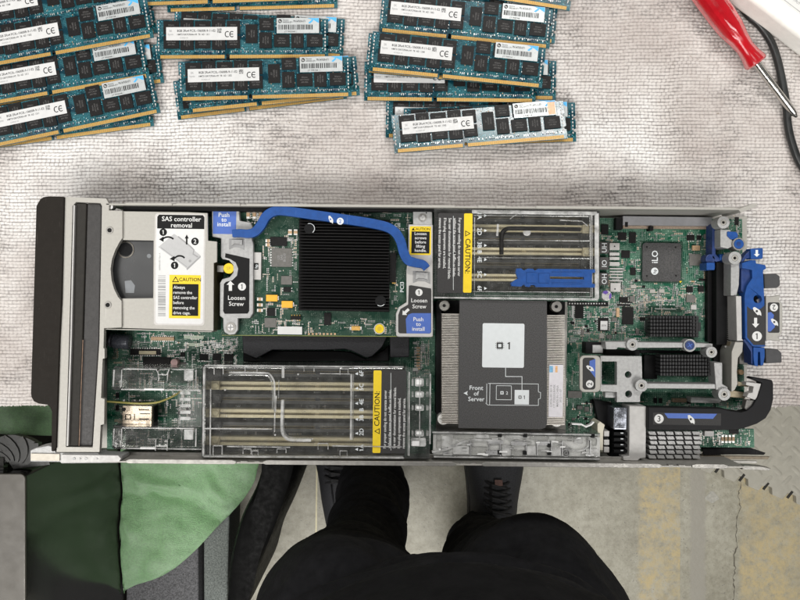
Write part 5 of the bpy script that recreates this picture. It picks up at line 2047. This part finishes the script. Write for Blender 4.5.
# ---- front left clear holders
b = MB(CLEAR2)
for y0, y1 in ((366.6, 390), (425.6, 449)):
    b.pp([(113, y0 + 2), (115, y0), (203, y0 + 1), (203, y0 + 2.2), (117, y0 + 1.6)], 36, 12)
    b.pp([(112, y1 - 2), (202, y1 - .8), (202, y1 + .6), (114, y1)], 36, 12)
    b.pp([(112.4, y0 + 3), (121, y0 + 2), (121, y1 - 2), (112, y1 - 2.4)], 36, 14)
    b.pp([(121, y0 + 2.4), (202, y0 + 3), (202, y1 - 2), (121, y1 - 2.6)], 35, 34.2, CLEAR)
b.pp([(178, 386), (203, 386.4), (202, 427), (177.6, 426.6)], 36, 35)
hold = b.build('clear_holder', sv, smooth=False)
b = MB(FROST)
for y0, y1 in ((366.6, 390), (425.6, 449)):
    rib([(122, y0 + 2.4), (194, y0 + 3)], 1, 37.4, 36.05)
    rib([(121, y1 - .6), (201, y1 + .4)], 1.3, 37.4, 36.05)
    rib([(114, y0 + 3), (113, y1 - 3)], 1.2, 37.4, 36.05)
    rib([(121.6, y0 + 3), (121, y1 - 3)], .8, 37.4, 36.05)
    rib([(196, y0 + 3), (195.6, y1 - 2)], 1.2, 37.4, 36.05)
    b.pr(184, y0 + 4, 193, y0 + 14, 37, 35.1, FROST)
for q in range(5):
    b.pr(180, 391.4 + q * 6.4, 190.6, 394.6 + q * 6.4, 37, 36.05, FROST)
b.pr(144, 388.6, 164, 390.4, 38, 36.2, SOFTW)
b.pr(140, 447.4, 156, 449.4, 38, 36.2, SOFTW)
rib([(159, 368.6), (161, 372), (161.6, 380)], 1, 37.4)
rib([(172, 368.6), (170.6, 372), (170, 380)], 1, 37.4)
rib([(161, 373.6), (170.4, 373.8)], 1, 37.4)
rib([(158.6, 438), (158, 449)], 1, 38)
rib([(170, 438), (169.6, 449)], 1, 38)
rib([(158.6, 444.4), (170, 444.6)], 1.2, 38)
rib([(203, 386), (202, 428)], 1, 37.4, 36.05)
b.build('holder_rib', hold, .2)
# card slot metal shell, yellow wire
b = MB(mat('card_shell_metal', (.62, .52, .41), .28, .8, .1, 200))
b.pp([(122.6, 405.4), (152, 406), (151.6, 424.4), (122, 423.8)], 24, 12)
shell = b.build('card_reader', sv, .3)
b = MB(INK)
for p in ((139, 409.4, 149, 410.4), (140, 413.4, 150, 414.2), (139, 418.6, 149, 419.6), (125, 414.4, 126, 419.4), (130, 414.4, 131, 419.4), (125, 414.4, 131, 415.2), (125, 418.8, 131, 419.6), (134, 414, 134.8, 420)):
    b.pr(*p, 24.1, 24.02)
b.pp([(122.2, 407.8), (125, 407.4), (126, 409.6), (124.4, 411.4), (122.2, 411)], 24.2, 20)
b.build('shell_slots', shell, smooth=False)
b = MB(TIN)
b.pr(152.2, 406.6, 154.4, 425, 20, 12, BLACK)
for x in (123, 133.6, 139):
    b.pr(x, 399.6, x + 2, 401.2, 14, 12)
b.pr(125.6, 441.6, 140, 443.6, 11, PZ, mat('pale_green_pad', (.36, .48, .26), .5, 0, .1, 200))
b.build('shell_contacts', shell, smooth=False)
b = MB(mat('yellow_wire', (.26, .23, .06), .45, 0, .1, 200))
b.ptube(spline([(104, 401.4, 26), (120, 402.4, 26), (140, 403.6, 27), (156, 402.6, 27), (166, 399.4, 26), (176, 394.6, 25), (182, 390, 23)], 4), 26, .75)
b.build('thin_wire', sv)

# ---- processor heat sink
b = MB(FINM)
b.pr(437, 301, 566.5, 428, 16, 12, STEELD)
yy = 314.6
while yy < 424:
    b.pr(441.8, yy, 564.8, yy + .75, 40, 16.02)
    yy += 1.7
ch = b.build('processor_heat_sink', sv, 0, smooth=False)
b = MB(INK)
b.pp([(436.6, 301), (441.4, 301), (441, 414), (436, 414)], 30, 9, BLACK)
b.build('fin_shroud', ch)
b = MB(BLACK)
b.pr(442, 300.6, 459, 314, 24, 16.05, BLACK)
b.build('fin_shroud', ch)
b = MB(BLACK)
b.pr(548, 301.6, 565, 314.6, 24, 16.05, BLACK)
b.build('fin_shroud', ch)
b = MB(GUNMET)
b.pp([(459.6, 299.6), (547, 300.6), (547, 424), (545.6, 427.4), (542.6, 429), (538, 429.4), (458.4, 428.2)], 42, 40.1)
b.build('top_plate', ch, .25)
b = MB(LGREY)
z = 42.1
b.pf(rot2(rrect(482.4, 323.4, 524.2, 367.6, 1.6), (503, 345), -ROT), z, LGREY)


def cpu_icon(x, y, s):
    b.pf([(x - s, y - s), (x + s, y - s), (x + s, y + s), (x - s, y + s)], z + .04, INKG)
    b.pf([(x - s * .5, y - s * .5), (x + s * .5, y - s * .5), (x + s * .5, y + s * .5), (x - s * .5, y + s * .5)], z + .08, LGREY)
    for q in (-.6, 0, .6):
        for e in (-1.25, 1.25):
            b.pf(circ(x + q * s, y + e * s, s * .14, 4), z + .04, INKG)
            b.pf(circ(x + e * s, y + q * s, s * .14, 4), z + .04, INKG)


cpu_icon(499.8, 345.6, 3.2)
b.pt('1', 509.2, 345.8, 10.5, z + .05, INKG)
for p in ([(505.6, 367.6), (505.6, 376.6), (522, 376.6), (522, 390)],):
    b.pf(ribbon([p[0], p[1]], .6), z, LGREY)
    b.pf([(505.3, 376.2), (522.3, 376.3), (522.3, 376.9), (505.3, 376.8)], z + .02, LGREY)
    b.pf(ribbon([p[2], p[3]], .6), z + .01, LGREY)
for q in ([(488, 383.4), (538.4, 384)], [(487.4, 405), (538.6, 405.4)], [(486.8, 383.6), (486.6, 404.6)], [(490, 383.6), (489.6, 405)], [(538.4, 384), (538.4, 392)], [(538.4, 392), (540.6, 392.4)], [(540.6, 392.4), (540.4, 398.6)], [(540.4, 398.6), (538.4, 399)], [(538.4, 399), (538.4, 405.4)], [(496.4, 385.6), (511.4, 385.8)], [(496.2, 399.6), (511.4, 399.8)], [(496.4, 385.6), (496.2, 399.6)], [(511.4, 385.8), (511.4, 399.8)], [(485.6, 403), (488, 405)]):
    b.pf(ribbon(q, .5), z + .02, LGREY)
b.pfr(514.6, 390, 529, 404.4, z + .03, LGREY)
cpu_icon(520, 397.2, 1.5)
b.pt('1', 524.4, 397.4, 5.4, z + .06, INKG)
b.pf([(500.4, 391.2), (503.6, 391.2), (503.6, 394.4), (500.4, 394.4)], z + .03, LGREY)
b.pf([(501.3, 392.1), (502.7, 392.1), (502.7, 393.5), (501.3, 393.5)], z + .06, GUNMET)
b.pt('2', 507, 393, 4.4, z + .04, LGREY)
for i, t in enumerate(('Front', 'of', 'Server')):
    b.pt(t, 476.4, 387.8 + i * 5.6, 6.2, z, LGREY)
b.pf([(463.6, 393.2), (467.8, 391), (467, 393.2), (467.8, 395.4)], z, LGREY)
b.build('printed_diagram', ch, smooth=False)
b = MB(mat('lilac_sticker', (.62, .60, .63), .4, 0, .06, 300))
b.pr(549, 364.6, 563, 417, 40.25, 40.06)
for i in range(4):
    b.pt(('634936-001 REV B', 'CT 7CE232LBWEK', 'MADE IN CHINA', '2012-11-07')[i], 551 + i * 3.2, 396, 2.9, 40.3, INKS, 90)
b.pfr(549.4, 366, 553, 372.4, 40.28, mat('pale_blue_print', (.16, .38, .58), .5, 0, .3, 900))
b.pfr(555.2, 366, 557.6, 372.4, 40.28, mat('pale_orange_print', (.62, .36, .16), .5, 0, .3, 900))
b.build('serial_sticker', ch, smooth=False)
for x, y, r, m in ((444.2, 305.6, 5.2, STEELD), (556.4, 306.6, 5.4, STEELD), (443.2, 419, 6, BRIGHT), (556.8, 421, 6.2, BRIGHT)):
    b = MB(m)
    b.pc(x, y, r * 1.05, 30, 12, STEELD)
    b.pc(x, y, r * .92, 36, 30.02, m, r)
    b.pc(x, y, r * .34, 36.2, 35.9, INK, n=6)
    b.pr(x - r * .7, y - .3, x + r * .7, y + .3, 36.15, 36.02, STEELD)
    b.build('spring_screw', ch, .4)

# ---- clear rail below the heat sink
b = MB(CLEAR2)
b.pp([(431, 430.6), (600, 433.4), (600, 436), (431, 433)], 40, 12)
b.pp([(433, 455.6), (600, 458), (600, 460.4), (433, 458)], 40, 12)
b.pp([(433, 433), (600, 436), (600, 458), (433, 455.6)], 39.6, 39)
rail = b.build('clear_rail', sv, smooth=False)
b = MB(SOFTW)  # pale sheet standing in for the bright reflection seen through the rail
b.pp([(433, 434), (600, 437), (600, 457), (433, 454.6)], 38.4, 36)
b.build('rail_reflection_sheet', rail, .3)
b = MB(FROST)
b.pp(ribbon(spline([(432, 452), (446, 449.6), (462, 442.6), (472, 440), (500, 441)], 4), 2), 41, 38)
SILV = mat('silvery_rail_steel', (.36, .36, .36), .35, .4, .25, 300)
for x0, y0, x1, y1, k in ((436, 434.6, 441, 449, 0), (442, 436, 452, 447, 1), (453, 435, 474, 439, 0), (476, 434.6, 489, 438, 1), (505, 435.4, 521, 439.2, 1), (530, 436, 549, 440, 0), (453, 446, 469, 454, 1), (472, 446.6, 487, 454, 0), (502, 445, 511, 456, 1), (527, 446, 536, 455, 1), (552, 447, 561, 456, 1), (488, 440, 503, 444, 2), (511, 441.6, 526, 445.4, 2), (537, 441.6, 550, 445.4, 2), (486, 450.6, 500, 455, 2), (511, 450.4, 524, 456, 0), (538, 450, 549, 455.4, 0), (556, 436, 572, 441, 0), (574, 437, 583, 443.6, 1), (592, 438, 597, 446, 0), (586, 449, 598, 456, 1)):
    b.pr(x0, y0, x1, y1, 40.4 + k * .25, 38.5, (CLEAR2, FROST, SILV)[k], r=1.2)
for _ in range(46):  # random pale bits drawn as glints along the rail
    x, y = rng.uniform(436, 594), rng.uniform(435, 456)
    w_, h_ = rng.uniform(2, 9), rng.uniform(.7, 1.8)
    y += (x - 436) * .018
    if y > 456.5:
        continue
    b.pr(x, y, x + w_, y + h_, 41.2 + rng.uniform(0, .6), 39.7, (FROST, SOFTW, SILV, CLEAR2)[rng.integers(0, 4)], rot=rng.uniform(-6, 6), r=.3)
for x in (470, 489, 500, 526, 537, 551, 562, 590):
    b.pr(x, 441, x + .9, 456, 41.2, 38.5, SILV)
b.pp(ribbon(spline([(556, 443), (564, 444), (572, 450), (582, 450.4), (588, 446), (588, 438)], 4), 1.6), 41, 36)
rib([(432, 432.4), (600, 435)], 1.4, 41.4, 40.05)
rib([(434, 456.8), (600, 459.2)], 1.4, 41.4, 40.05)
b.pring(566, 453, 4.2, 3.2, 41, 39, INKS)
b.pring(566, 453, 1.9, 1.3, 41, 39, INKS)
b.pp(ribbon([(572, 424), (582, 424.6), (586, 427), (591, 425), (594, 422)], 1.5), 40, 36, SOFTW)
b.build('rail_blocks_and_glints', rail, .4)
b = MB(INK)
for x, y in ((500, 435.4), (525.4, 435.6), (499.4, 452.6), (525, 453), (549.4, 445.6), (549.6, 453.4), (593, 436)):
    b.pr(x - 1.8, y - 1.8, x + 1.8, y + 1.8, 41.4, 38.5)
b.build('rail_slots', rail)

# ---- right-hand metal frame
FZm = 32.0
b = MB(CAST)
b.pp([(605, 341.6), (626, 341.4), (640, 342), (690, 342.6), (713, 343.6), (713, 347.2), (690, 347.8), (640, 348), (622, 348), (618, 347.4), (617, 349.4), (606, 349.4)], FZm, 20)
fr_ = b.build('mezzanine_frame', sv, .7)
b = MB(CAST)
b.pp([(600.6, 356), (641.6, 356.4), (642, 370), (642.4, 392), (640, 396), (640, 402), (617, 402), (617, 392), (600.4, 391.4)], FZm - 2, FZm - 8, CAST, [rrect(601.6, 361.4, 617, 385, .8), circ(628.2, 374.6, 3.4, 16), circ(628.6, 394, 3.5, 16)])
b.build('frame_plate', fr_, 0)
b = MB(CAST)
b.pp([(640, 383.2), (718, 384), (718, 389), (640, 388.6)], FZm, 20)
b.pp([(714, 362.4), (722.6, 362.6), (722.6, 384), (728, 387), (728, 392), (716, 390)], FZm + 1, 20)
b.pr(605, 391.8, 616.6, 398, FZm - 6, 20)
b.build('frame_rail', fr_, .7)
for x, y, r in ((632.6, 344.6, 6), (711.6, 352.2, 5.6), (641.6, 385.6, 6.2), (724.4, 394.4, 6.2)):
    b = MB(WHITEMET)
    b.pring(x, y, r, r * .52, FZm + 3, FZm - 8, CAST)
    b.pring(x, y, r * .5, r * .24, FZm + 2.4, FZm - 2, STEEL)
    b.pc(x, y, r * .23, FZm + .8, FZm - 2, INK, n=10)
    b.build('standoff', fr_, .4)
b = MB(CAST)
b.pring(690, 345.4, 6.4, 4.6, FZm + 2, FZm - 6, CAST)
b.pc(690, 345.4, 4.5, FZm + 3.2, FZm - 4, BLUED, n=20)
b.pr(687.4, 345, 692.6, 345.9, FZm + 3.26, FZm + 3.2, BLUEP, 30)
b.pr(689.6, 342.8, 690.5, 348, FZm + 3.29, FZm + 3.2, BLUEP, 30)
b.build('blue_screw', fr_, .4)
b = MB(STEEL)
b.pp(rrect(579.6, 355.4, 601, 392.4, 5), FZm + 2, FZm - 1)
b.build('frame_handle', fr_, .8)
b = MB(INKG)
z = FZm + 2.1
b.pf(rrect(582.6, 357.6, 595.4, 389.6, 3), z, INKG)
b.pf([(595.4, 359), (595.4, 378), (589.4, 370), (589.6, 361)], z + .03, BLUEP)
hand(b, 590, 368.6, 3.4, z + .06, WHITE, -10, INKG)
disc_no(b, 589.8, 384, 3.8, '2', z + .06, rot=90)
b.build('handle_label', fr_, smooth=False)
b = MB(BLACK)
b.pr(585.6, 342.4, 604.4, 354, 20, PZ)
b.pr(592.6, 345, 603, 353, 22, 20.02, CAST)
b.pp([(606, 350), (640, 349.8), (640, 355.6), (606, 355.8)], 20, PZ)
b.build('frame_connector', fr_, .4)


def pin_sink(x0, y0, x1, y1, nx, ny):
    b = MB(GREYFIN)
    b.pr(x0, y0, x1, y1, 15, PZ + 1)
    dx, dy = (x1 - x0) / nx, (y1 - y0) / ny
    for i in range(nx):
        for j in range(ny):
            b.pr(x0 + (i + .16) * dx, y0 + (j + .14) * dy, x0 + (i + .84) * dx, y0 + (j + .86) * dy, 26, 15.02)
    k = b.build('chipset_heat_sink', sv, 0, smooth=False)
    b = MB(DARKRES)
    b.pr(x0 - 3, (y0 + y1) / 2 - 5, x0 - .1, (y0 + y1) / 2 + 4, 14, PZ + 1)
    b.pr(x1 + .1, (y0 + y1) / 2 - 4, x1 + 2.4, (y0 + y1) / 2 + 5, 14, PZ + 1)
    b.build('spring_clip', k, .3)


pin_sink(650, 315.6, 698.6, 337, 16, 6)
pin_sink(660, 354.4, 710.6, 376.2, 17, 6)
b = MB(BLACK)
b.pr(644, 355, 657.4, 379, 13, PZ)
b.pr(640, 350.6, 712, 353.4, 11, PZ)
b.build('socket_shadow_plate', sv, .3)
b = MB(BLACK)
b.pr(673, 398.4, 687, 402.6, 13, PZ, mat('bronze_capacitor', (.24, .18, .12), .35, .5, .15, 300))
b.build('bronze_capacitor', mb_, .5)
b = MB(STEELD)
b.pp([(691, 397.2), (722, 398.6), (720, 403.4), (691, 402.8)], 18, PZ, CAST)
b.build('board_clip', sv, .4)

# ---- right-end posts, connectors and blue latch
RZ = 34.0
b = MB(CAST)
b.pp([(720.4, 229), (731, 230), (733.4, 246), (728, 248.6), (720.4, 247)], RZ, 14)
b.pp([(731, 262), (740, 262), (739.2, 285), (736.8, 295.6), (730.8, 295.6)], RZ, 14)
b.pp([(736, 295.8), (741.6, 296), (742.2, 339), (744, 340.8), (737, 341)], RZ + 2, 14, WHITEMET)
b.pp([(735.4, 341.6), (743.4, 341.8), (742.6, 352), (738.4, 358), (737.2, 372), (738, 384), (735, 390), (731.4, 392), (731.6, 352)], RZ, 14, STEEL)
b.pp([(731.8, 350), (734.4, 346), (735.2, 341.6), (731, 341.6), (728.4, 352), (729, 388), (731.3, 390)], RZ - 6, 14, mat('tan_steel', (.34, .29, .20), .5, .5, .15, 300))
rp = b.build('rear_rail', sv, .6)
for x, y, r in ((723.6, 222.4, 6.2), (735, 258, 6.5)):
    b = MB(WHITEMET)
    b.pring(x, y, r, r * .5, RZ + 3, RZ - 8, CAST)
    b.pring(x, y, r * .48, r * .24, RZ + 2.4, RZ - 2, STEEL)
    b.pc(x, y, r * .23, RZ + .8, RZ - 2, INK, n=10)
    b.build('standoff', rp, .4)
b = MB(STEELD)
b.pring(739, 244, 6.4, 4.9, RZ + 2, RZ - 8, STEELD)
b.pc(739, 244, 4.8, RZ + 2.6, RZ - 6, BLUE)
b.pc(739, 244, 2.2, RZ + 3, RZ + 2.6, BLUED)
b.build('blue_screw', rp, .4)
b = MB(BLUE)
b.pp([(727.4, 231.4), (736.4, 231.6), (738.2, 234), (738, 239.6), (731, 239.4), (727.4, 236)], RZ + 1, 16, BLUE)
b.pp([(712.6, 224), (715.6, 223), (716, 254), (720, 258), (724, 254), (725, 260), (716, 262), (712, 258)], 24, 12, BLUED)
b.pr(706.6, 262.6, 715, 270, 27, 14, BLUE)
b.pp(circ(710.6, 259, 5, 14), 24, 14, BLUED)
b.pr(720, 254, 726, 260.4, 25, 14, BLUE)
b.pp([(714, 259), (744, 258), (746, 264), (730, 268), (714, 268)], 20, 14, BLUED)
b.build('blue_bracket', sv, .6)
b = MB(BLACK)
b.pp([(707.6, 270), (716, 268), (716, 343), (707.6, 342)], 14, PZ)
b.pp([(716.4, 262), (729.6, 263), (730, 345), (716.4, 344.6)], 22, PZ, BLACK)
for i in range(24):
    b.pr(727.2, 294 + i * 2.1, 728.2, 295 + i * 2.1, 22.2, 22.0, CHIPG)
b.pp([(712, 344), (730, 345.6), (730, 362), (714, 361)], 13, PZ, BLACK)
b.pc(725.6, 346.6, .9, 22, 20, TIN, n=8)
b.build('rear_connector', sv, .5)
# blue latch
LZ = 38.0
b = MB(BLUE)
b.pp([(750.6, 248.6), (762.4, 247.8), (763.2, 249), (763, 258), (762, 259), (751, 259)], LZ, LZ - 8)
b.pp([(750.4, 249.6), (750.4, 258), (746, 259), (741.6, 263.6), (741.4, 260), (745.6, 254)], LZ - 2, LZ - 10, BLUED)
b.pp([(742, 263), (751, 260), (756, 260.2), (756.4, 263.4), (765.6, 265), (766.4, 268.6), (763.4, 270.4), (763.4, 274), (764.6, 300), (765.6, 345.4), (764.6, 347), (753, 346.6), (745.4, 338), (744.6, 295), (747, 286), (752.4, 278), (752, 270), (742, 268)], LZ, LZ - 10, BLUE, [circ(757.8, 299, 4.1, 18)])
b.pp([(741.4, 268), (751.6, 270.2), (752, 277.6), (746.6, 285.6), (744.2, 294), (741, 290)], LZ - 3, LZ - 14, BLUED)
b.pp([(753.4, 347), (764.8, 347.4), (765, 356), (763.6, 365), (760.8, 366), (760, 352), (758.4, 352), (758, 366.4), (754.6, 365.6), (753.4, 357)], LZ - 1, LZ - 12, BLUE)
b.pp([(743.6, 340), (745, 338.6), (752.8, 347), (752.8, 364), (751.4, 364), (751, 352)], LZ - 2, LZ - 14, BLUED)
bl = b.build('blue_latch', sv, .8, seg=3)
b = MB(INKG)
z = LZ + .1
arrow(b, 756.8, 253.4, 7, 5, z, LGREY)
b.build('latch_arrow', bl, smooth=False)
b = MB(INKG)
b.pf([(747, 306.2), (751, 309.4), (756, 310), (761, 308.6), (764.9, 305), (765.2, 345), (753.6, 345), (747.2, 337.4)], z, INKG)
hand(b, 757, 311.6, 4.2, z + .04, WHITE, 0, INKG)
arrow(b, 755.6, 322.8, 10, 6, z + .04, WHITE)
disc_no(b, 757, 336.2, 4.9, '1', z + .04)
b.build('latch_label', bl, smooth=False)
b = MB(STEELD)
b.pc(757.6, 299.6, 3.6, LZ - 6, LZ - 9, INK)
b.pc(758.6, 300.6, 1.8, LZ - 4, LZ - 6, ALU)
b.build('latch_screw', bl)
b = MB(mat('dark_rubber_tab', (.045, .045, .047), .55, 0, .15, 200, .2, 900))
b.pp([(764, 274), (776, 273.6), (780, 276), (780.4, 285.6), (777, 288), (764.6, 288.4)], 26, 16)
b.build('rear_stub', sv, .8)
b = MB(MATS['dark_rubber_tab'])
b.pp([(765.4, 348.8), (778, 349.2), (782, 353), (782.2, 362.6), (766, 363.6)], 26, 16)
b.build('rear_stub', sv, .8)
b = MB(STEEL)
b.pp([(765.8, 295.4), (770, 296.6), (781, 294.8), (779, 300), (781.6, 302.4), (783, 306), (782.6, 330), (781, 335), (778.6, 337), (781, 341.6), (770, 340), (765.8, 341.6)], 30, 27)
tab_ = b.build('rear_pull_tab', sv, .8)
b = MB(INKG)
b.pf(rrect(767.8, 302.4, 779.6, 332.8, 1.6), 30.1, INKG)
b.pf([(767.8, 312.6), (771, 312), (774, 315), (773, 320), (775, 327), (770.6, 331.4), (767.8, 331.6)], 30.13, BLUEP)
disc_no(b, 774, 307.4, 4, '2', 30.14, rot=180)
hand(b, 774.4, 322.4, 3.6, 30.16, WHITE, 0, INKG)
b.build('tab_label', tab_, smooth=False)
b = MB(STEELD)
b.pp([(739, 342), (745, 341), (752, 350), (752.4, 356), (748, 365), (739.4, 364)], 22, 14, mat('dark_bracket_steel', (.16, .155, .145), .5, .5, .15, 300))
b.pc(741.6, 372.4, 2.6, 20, 16, TAN)
b.pr(738, 370, 744, 375, 16, PZ, GREEN)
b.build('rear_hinge', sv, .5)

# ---- lower right: controller card, its heat sink and the black handle
b = MB(GREEN)
b.pp([(694, 428), (754, 429), (754.4, 447.6), (694, 447)], 20, 18.4)
b.pp([(716, 392), (744, 386), (744, 412), (716, 412)], 14, 12.4)
cc = b.build('controller_card', sv, smooth=False)
b = MB(TIN)
scatter(b, [(698, 430, 752, 446)], 60, 20, (TAN, TAN, DARKRES, CHIPM))
scatter(b, [(718, 400, 742, 411)], 20, 14)
o = b.build('card_components', cc, smooth=False)
o['kind'] = 'stuff'
b = MB(WHITEMET)
b.pr(704.6, 431, 714, 436.4, 22.5, 20)
b.build('white_chip', cc, .2)
for i in range(4):
    b = MB(TIN)
    b.pr(721.6 + i * 3.6, 435, 723.8 + i * 3.6, 443, 20.9, 20)
    b.pr(721.5 + i * 3.6, 437, 723.9 + i * 3.6, 441, 21, 20, TAN)
    b.build('ceramic_capacitor', cc, smooth=False)
chip(cc, 729.6, 430, 739, 434, 20, 1.2)
b = MB(BLACK)
b.pp([(702, 447.8), (750, 447.6), (766, 453), (764, 455), (740, 454.6), (704, 455)], 17, 15)
b.pp([(702, 455.4), (770, 456.6), (768, 459.4), (702, 459)], 15, 13, mat('brown_board_edge', (.16, .13, .09), .6, 0, .3, 400))
b.build('rear_lower_plate', sv, .4)
b = MB(STEELD)
b.pr(647.4, 431, 700, 460, 20, 16)
for j in range(6):
    for i in range(6):
        x, y = 648 + i * 8.8 + (.8 * j % 2), 431.4 + j * 4.75
        b.pp([(x, y), (x + 7.2, y + .1), (x + 8.6, y + 3.5), (x + 1.4, y + 3.4)], 30, 20.02, CAST)
b.build('diagonal_fin_sink', sv, .2)
b = MB(WHITEMET)
b.pp([(629.4, 405.8), (646.4, 406.4), (646, 458), (640, 458.6), (638, 461), (623.6, 460.6), (623, 456.6), (629, 456)], 34, 16)
b.build('white_block', sv, .7)
b = MB(mat('chrome_face', (.42, .44, .50), .12, .9, .1, 60))
b.pr(613.6, 407.6, 627.4, 430, 32, 14)
b.build('polished_connector', sv, 1.0)
b = MB(BLACK)
b.pr(612, 431, 628.4, 459, 24, 12)
for q in range(4):
    b.pr(614, 432.4 + q * 5.8, 628, 435.4 + q * 5.8, 30, 24.02)
    b.pr(620.6, 432.6 + q * 5.8, 623.4, 433.6 + q * 5.8, 30.2, 30.02, LGREY)
b.pp([(594, 400), (612, 403), (613, 430.6), (604, 428), (598, 420)], 16, PZ, BLACK)
b.build('black_socket', sv, .6)
b = MB(mat('cream_latch_plastic', (.62, .58, .47), .4, 0, .06, 200))
b.pp([(597.4, 424), (600, 421.4), (605, 425), (603.4, 431), (603, 450.6), (598, 450.4)], 30, 12)
for y in (431, 439.6, 447):
    b.pr(604, y, 609.4, y + 5.6, 30, 12, WHITEMET)
b.pr(603.6, 437, 608.6, 438.8, 31, 12, INK)
b.build('cable_latch', sv, .4)
HZ = 38.0
BH = mat('matt_black_handle', (.007, .007, .008), .5, 0, .1, 100, .08, 1200, .2, .03)
b = MB(BH)
b.pp([(648, 407), (721, 408.4), (731, 410.6), (741, 412), (747, 410.8), (752.6, 406), (757.6, 397), (762, 383), (751, 378.6), (753, 377), (772.6, 380.2), (773.6, 384), (773.6, 399), (771, 410), (766, 418.4), (757, 424), (744, 428.4), (737, 430.2), (700, 430.6), (648, 430)], HZ, HZ - 9)
hd = b.build('carry_handle', sv, 1.4, seg=3)
b = MB(INKG)
b.pfr(653, 413, 721, 425, HZ + .1, INKG)
b.pf([(664.4, 413.2), (717, 413.8), (713, 418.8), (668, 418.2)], HZ + .14, BLUEP)
disc_no(b, 659, 418.8, 4.7, '3', HZ + .16)
hand(b, 691, 419.6, 4, HZ + .17, WHITE, 10, INKG)
b.build('handle_label', hd, smooth=False)
b = MB(STEEL)
b.pp([(746.4, 381.8), (762, 383.8), (758.6, 397.6), (755, 400), (746.6, 397), (748.6, 393), (752.6, 392.6), (753.6, 386.6), (746, 385.2)], HZ - 1, HZ - 8, WHITEMET)
b.pp([(744.6, 408), (746.6, 399.6), (755.6, 400.6), (752, 408.6), (747, 411)], HZ - 2, HZ - 8, mat('dark_bracket_steel', (.16, .155, .145)))
b.pp([(728, 389.4), (746, 393), (745.6, 398.6), (728.6, 397)], 26, 16, mat('tan_steel', (.34, .29, .20)))
b.pp([(738, 381.6), (750, 384), (749, 387), (738, 386)], 26, 16, mat('tan_steel', (.34, .29, .20)))
b.build('handle_clasp', sv, .5)

# ---- the loose L key lying on the clear baffle: a thing of its own
b = MB(mat('black_oxide_steel', (.022, .021, .020), .38, .5, .2, 200))
kz = (BFZ + 3.0)
kp = spline([(501.4, 254.4), (501.5, 246), (501.6, 237.4), (502.6, 232.4), (506, 229.4), (511, 228.4), (530, 228.6), (556, 228.9), (580.6, 229.4)], 5)
b.tube([(*wp(x, y, kz), kz * 1e-3) for x, y in kp], .00155, n=6)
o = b.build('hex_key', None, sharp=20)
tag(o, 'black L-shaped key lying on the clear plastic baffle above the blue clip', 'hex key')
# ================================================================== lamps, room light, camera
def lamp(name, loc, aim, sx, sy, power, col=(1, .98, .95)):
    l = bpy.data.lights.new(name, 'AREA')
    l.shape = 'RECTANGLE'
    l.size, l.size_y = sx, sy
    l.energy = power
    l.color = col
    o = bpy.data.objects.new(name, l)
    COL.objects.link(o)
    o.location = loc
    o.rotation_euler = (Vector(aim) - Vector(loc)).to_track_quat('-Z', 'Y').to_euler()


lamp('overhead_lamp', (.30, 1.28, 1.78), (.0, 0, 0), 1.0, .22, 24.5)
lamp('overhead_lamp', (-1.0, .25, 1.8), (0, 0, 0), .3, 1.2, 7)
lamp('overhead_lamp', (.42, -1.25, 1.9), (-.05, -.4, -.7), 1.8, .9, 52)
lamp('overhead_lamp', (-.85, -1.1, 1.9), (-.3, -.35, -.65), 1.4, .8, 40)  # extra lamp added at the left to brighten the green cloth
w = bpy.data.worlds.new('World')
SC.world = w
w.use_nodes = True
nt = w.node_tree
bg = nt.nodes['Background']
tc = N(nt, 'ShaderNodeTexCoord')
sp = N(nt, 'ShaderNodeSeparateXYZ')
L(nt, tc.outputs['Generated'], sp.inputs[0])
L(nt, ramp(nt, sp.outputs[2], [(.0, (.10, .095, .09)), (.45, (.22, .22, .22)), (.75, (.42, .415, .40)), (1.0, (.20, .197, .19))]), bg.inputs[0])
bg.inputs[1].default_value = .48
cd = bpy.data.cameras.new('camera')
cam = bpy.data.objects.new('camera', cd)
COL.objects.link(cam)
cam.location = (0, 0, CAM_H)
cam.rotation_euler = (0, 0, 0)
cd.sensor_width = 36
cd.lens = 36 / (800 * KPX)
cd.clip_start = .02
cd.clip_end = 50
SC.camera = cam
SC.view_settings.view_transform = 'Standard'
SC.view_settings.look = 'None'
SC.view_settings.exposure = 0
SC.view_settings.gamma = 1
SC.cycles.max_bounces = 10
SC.cycles.transparent_max_bounces = 24
SC.cycles.use_denoising = True
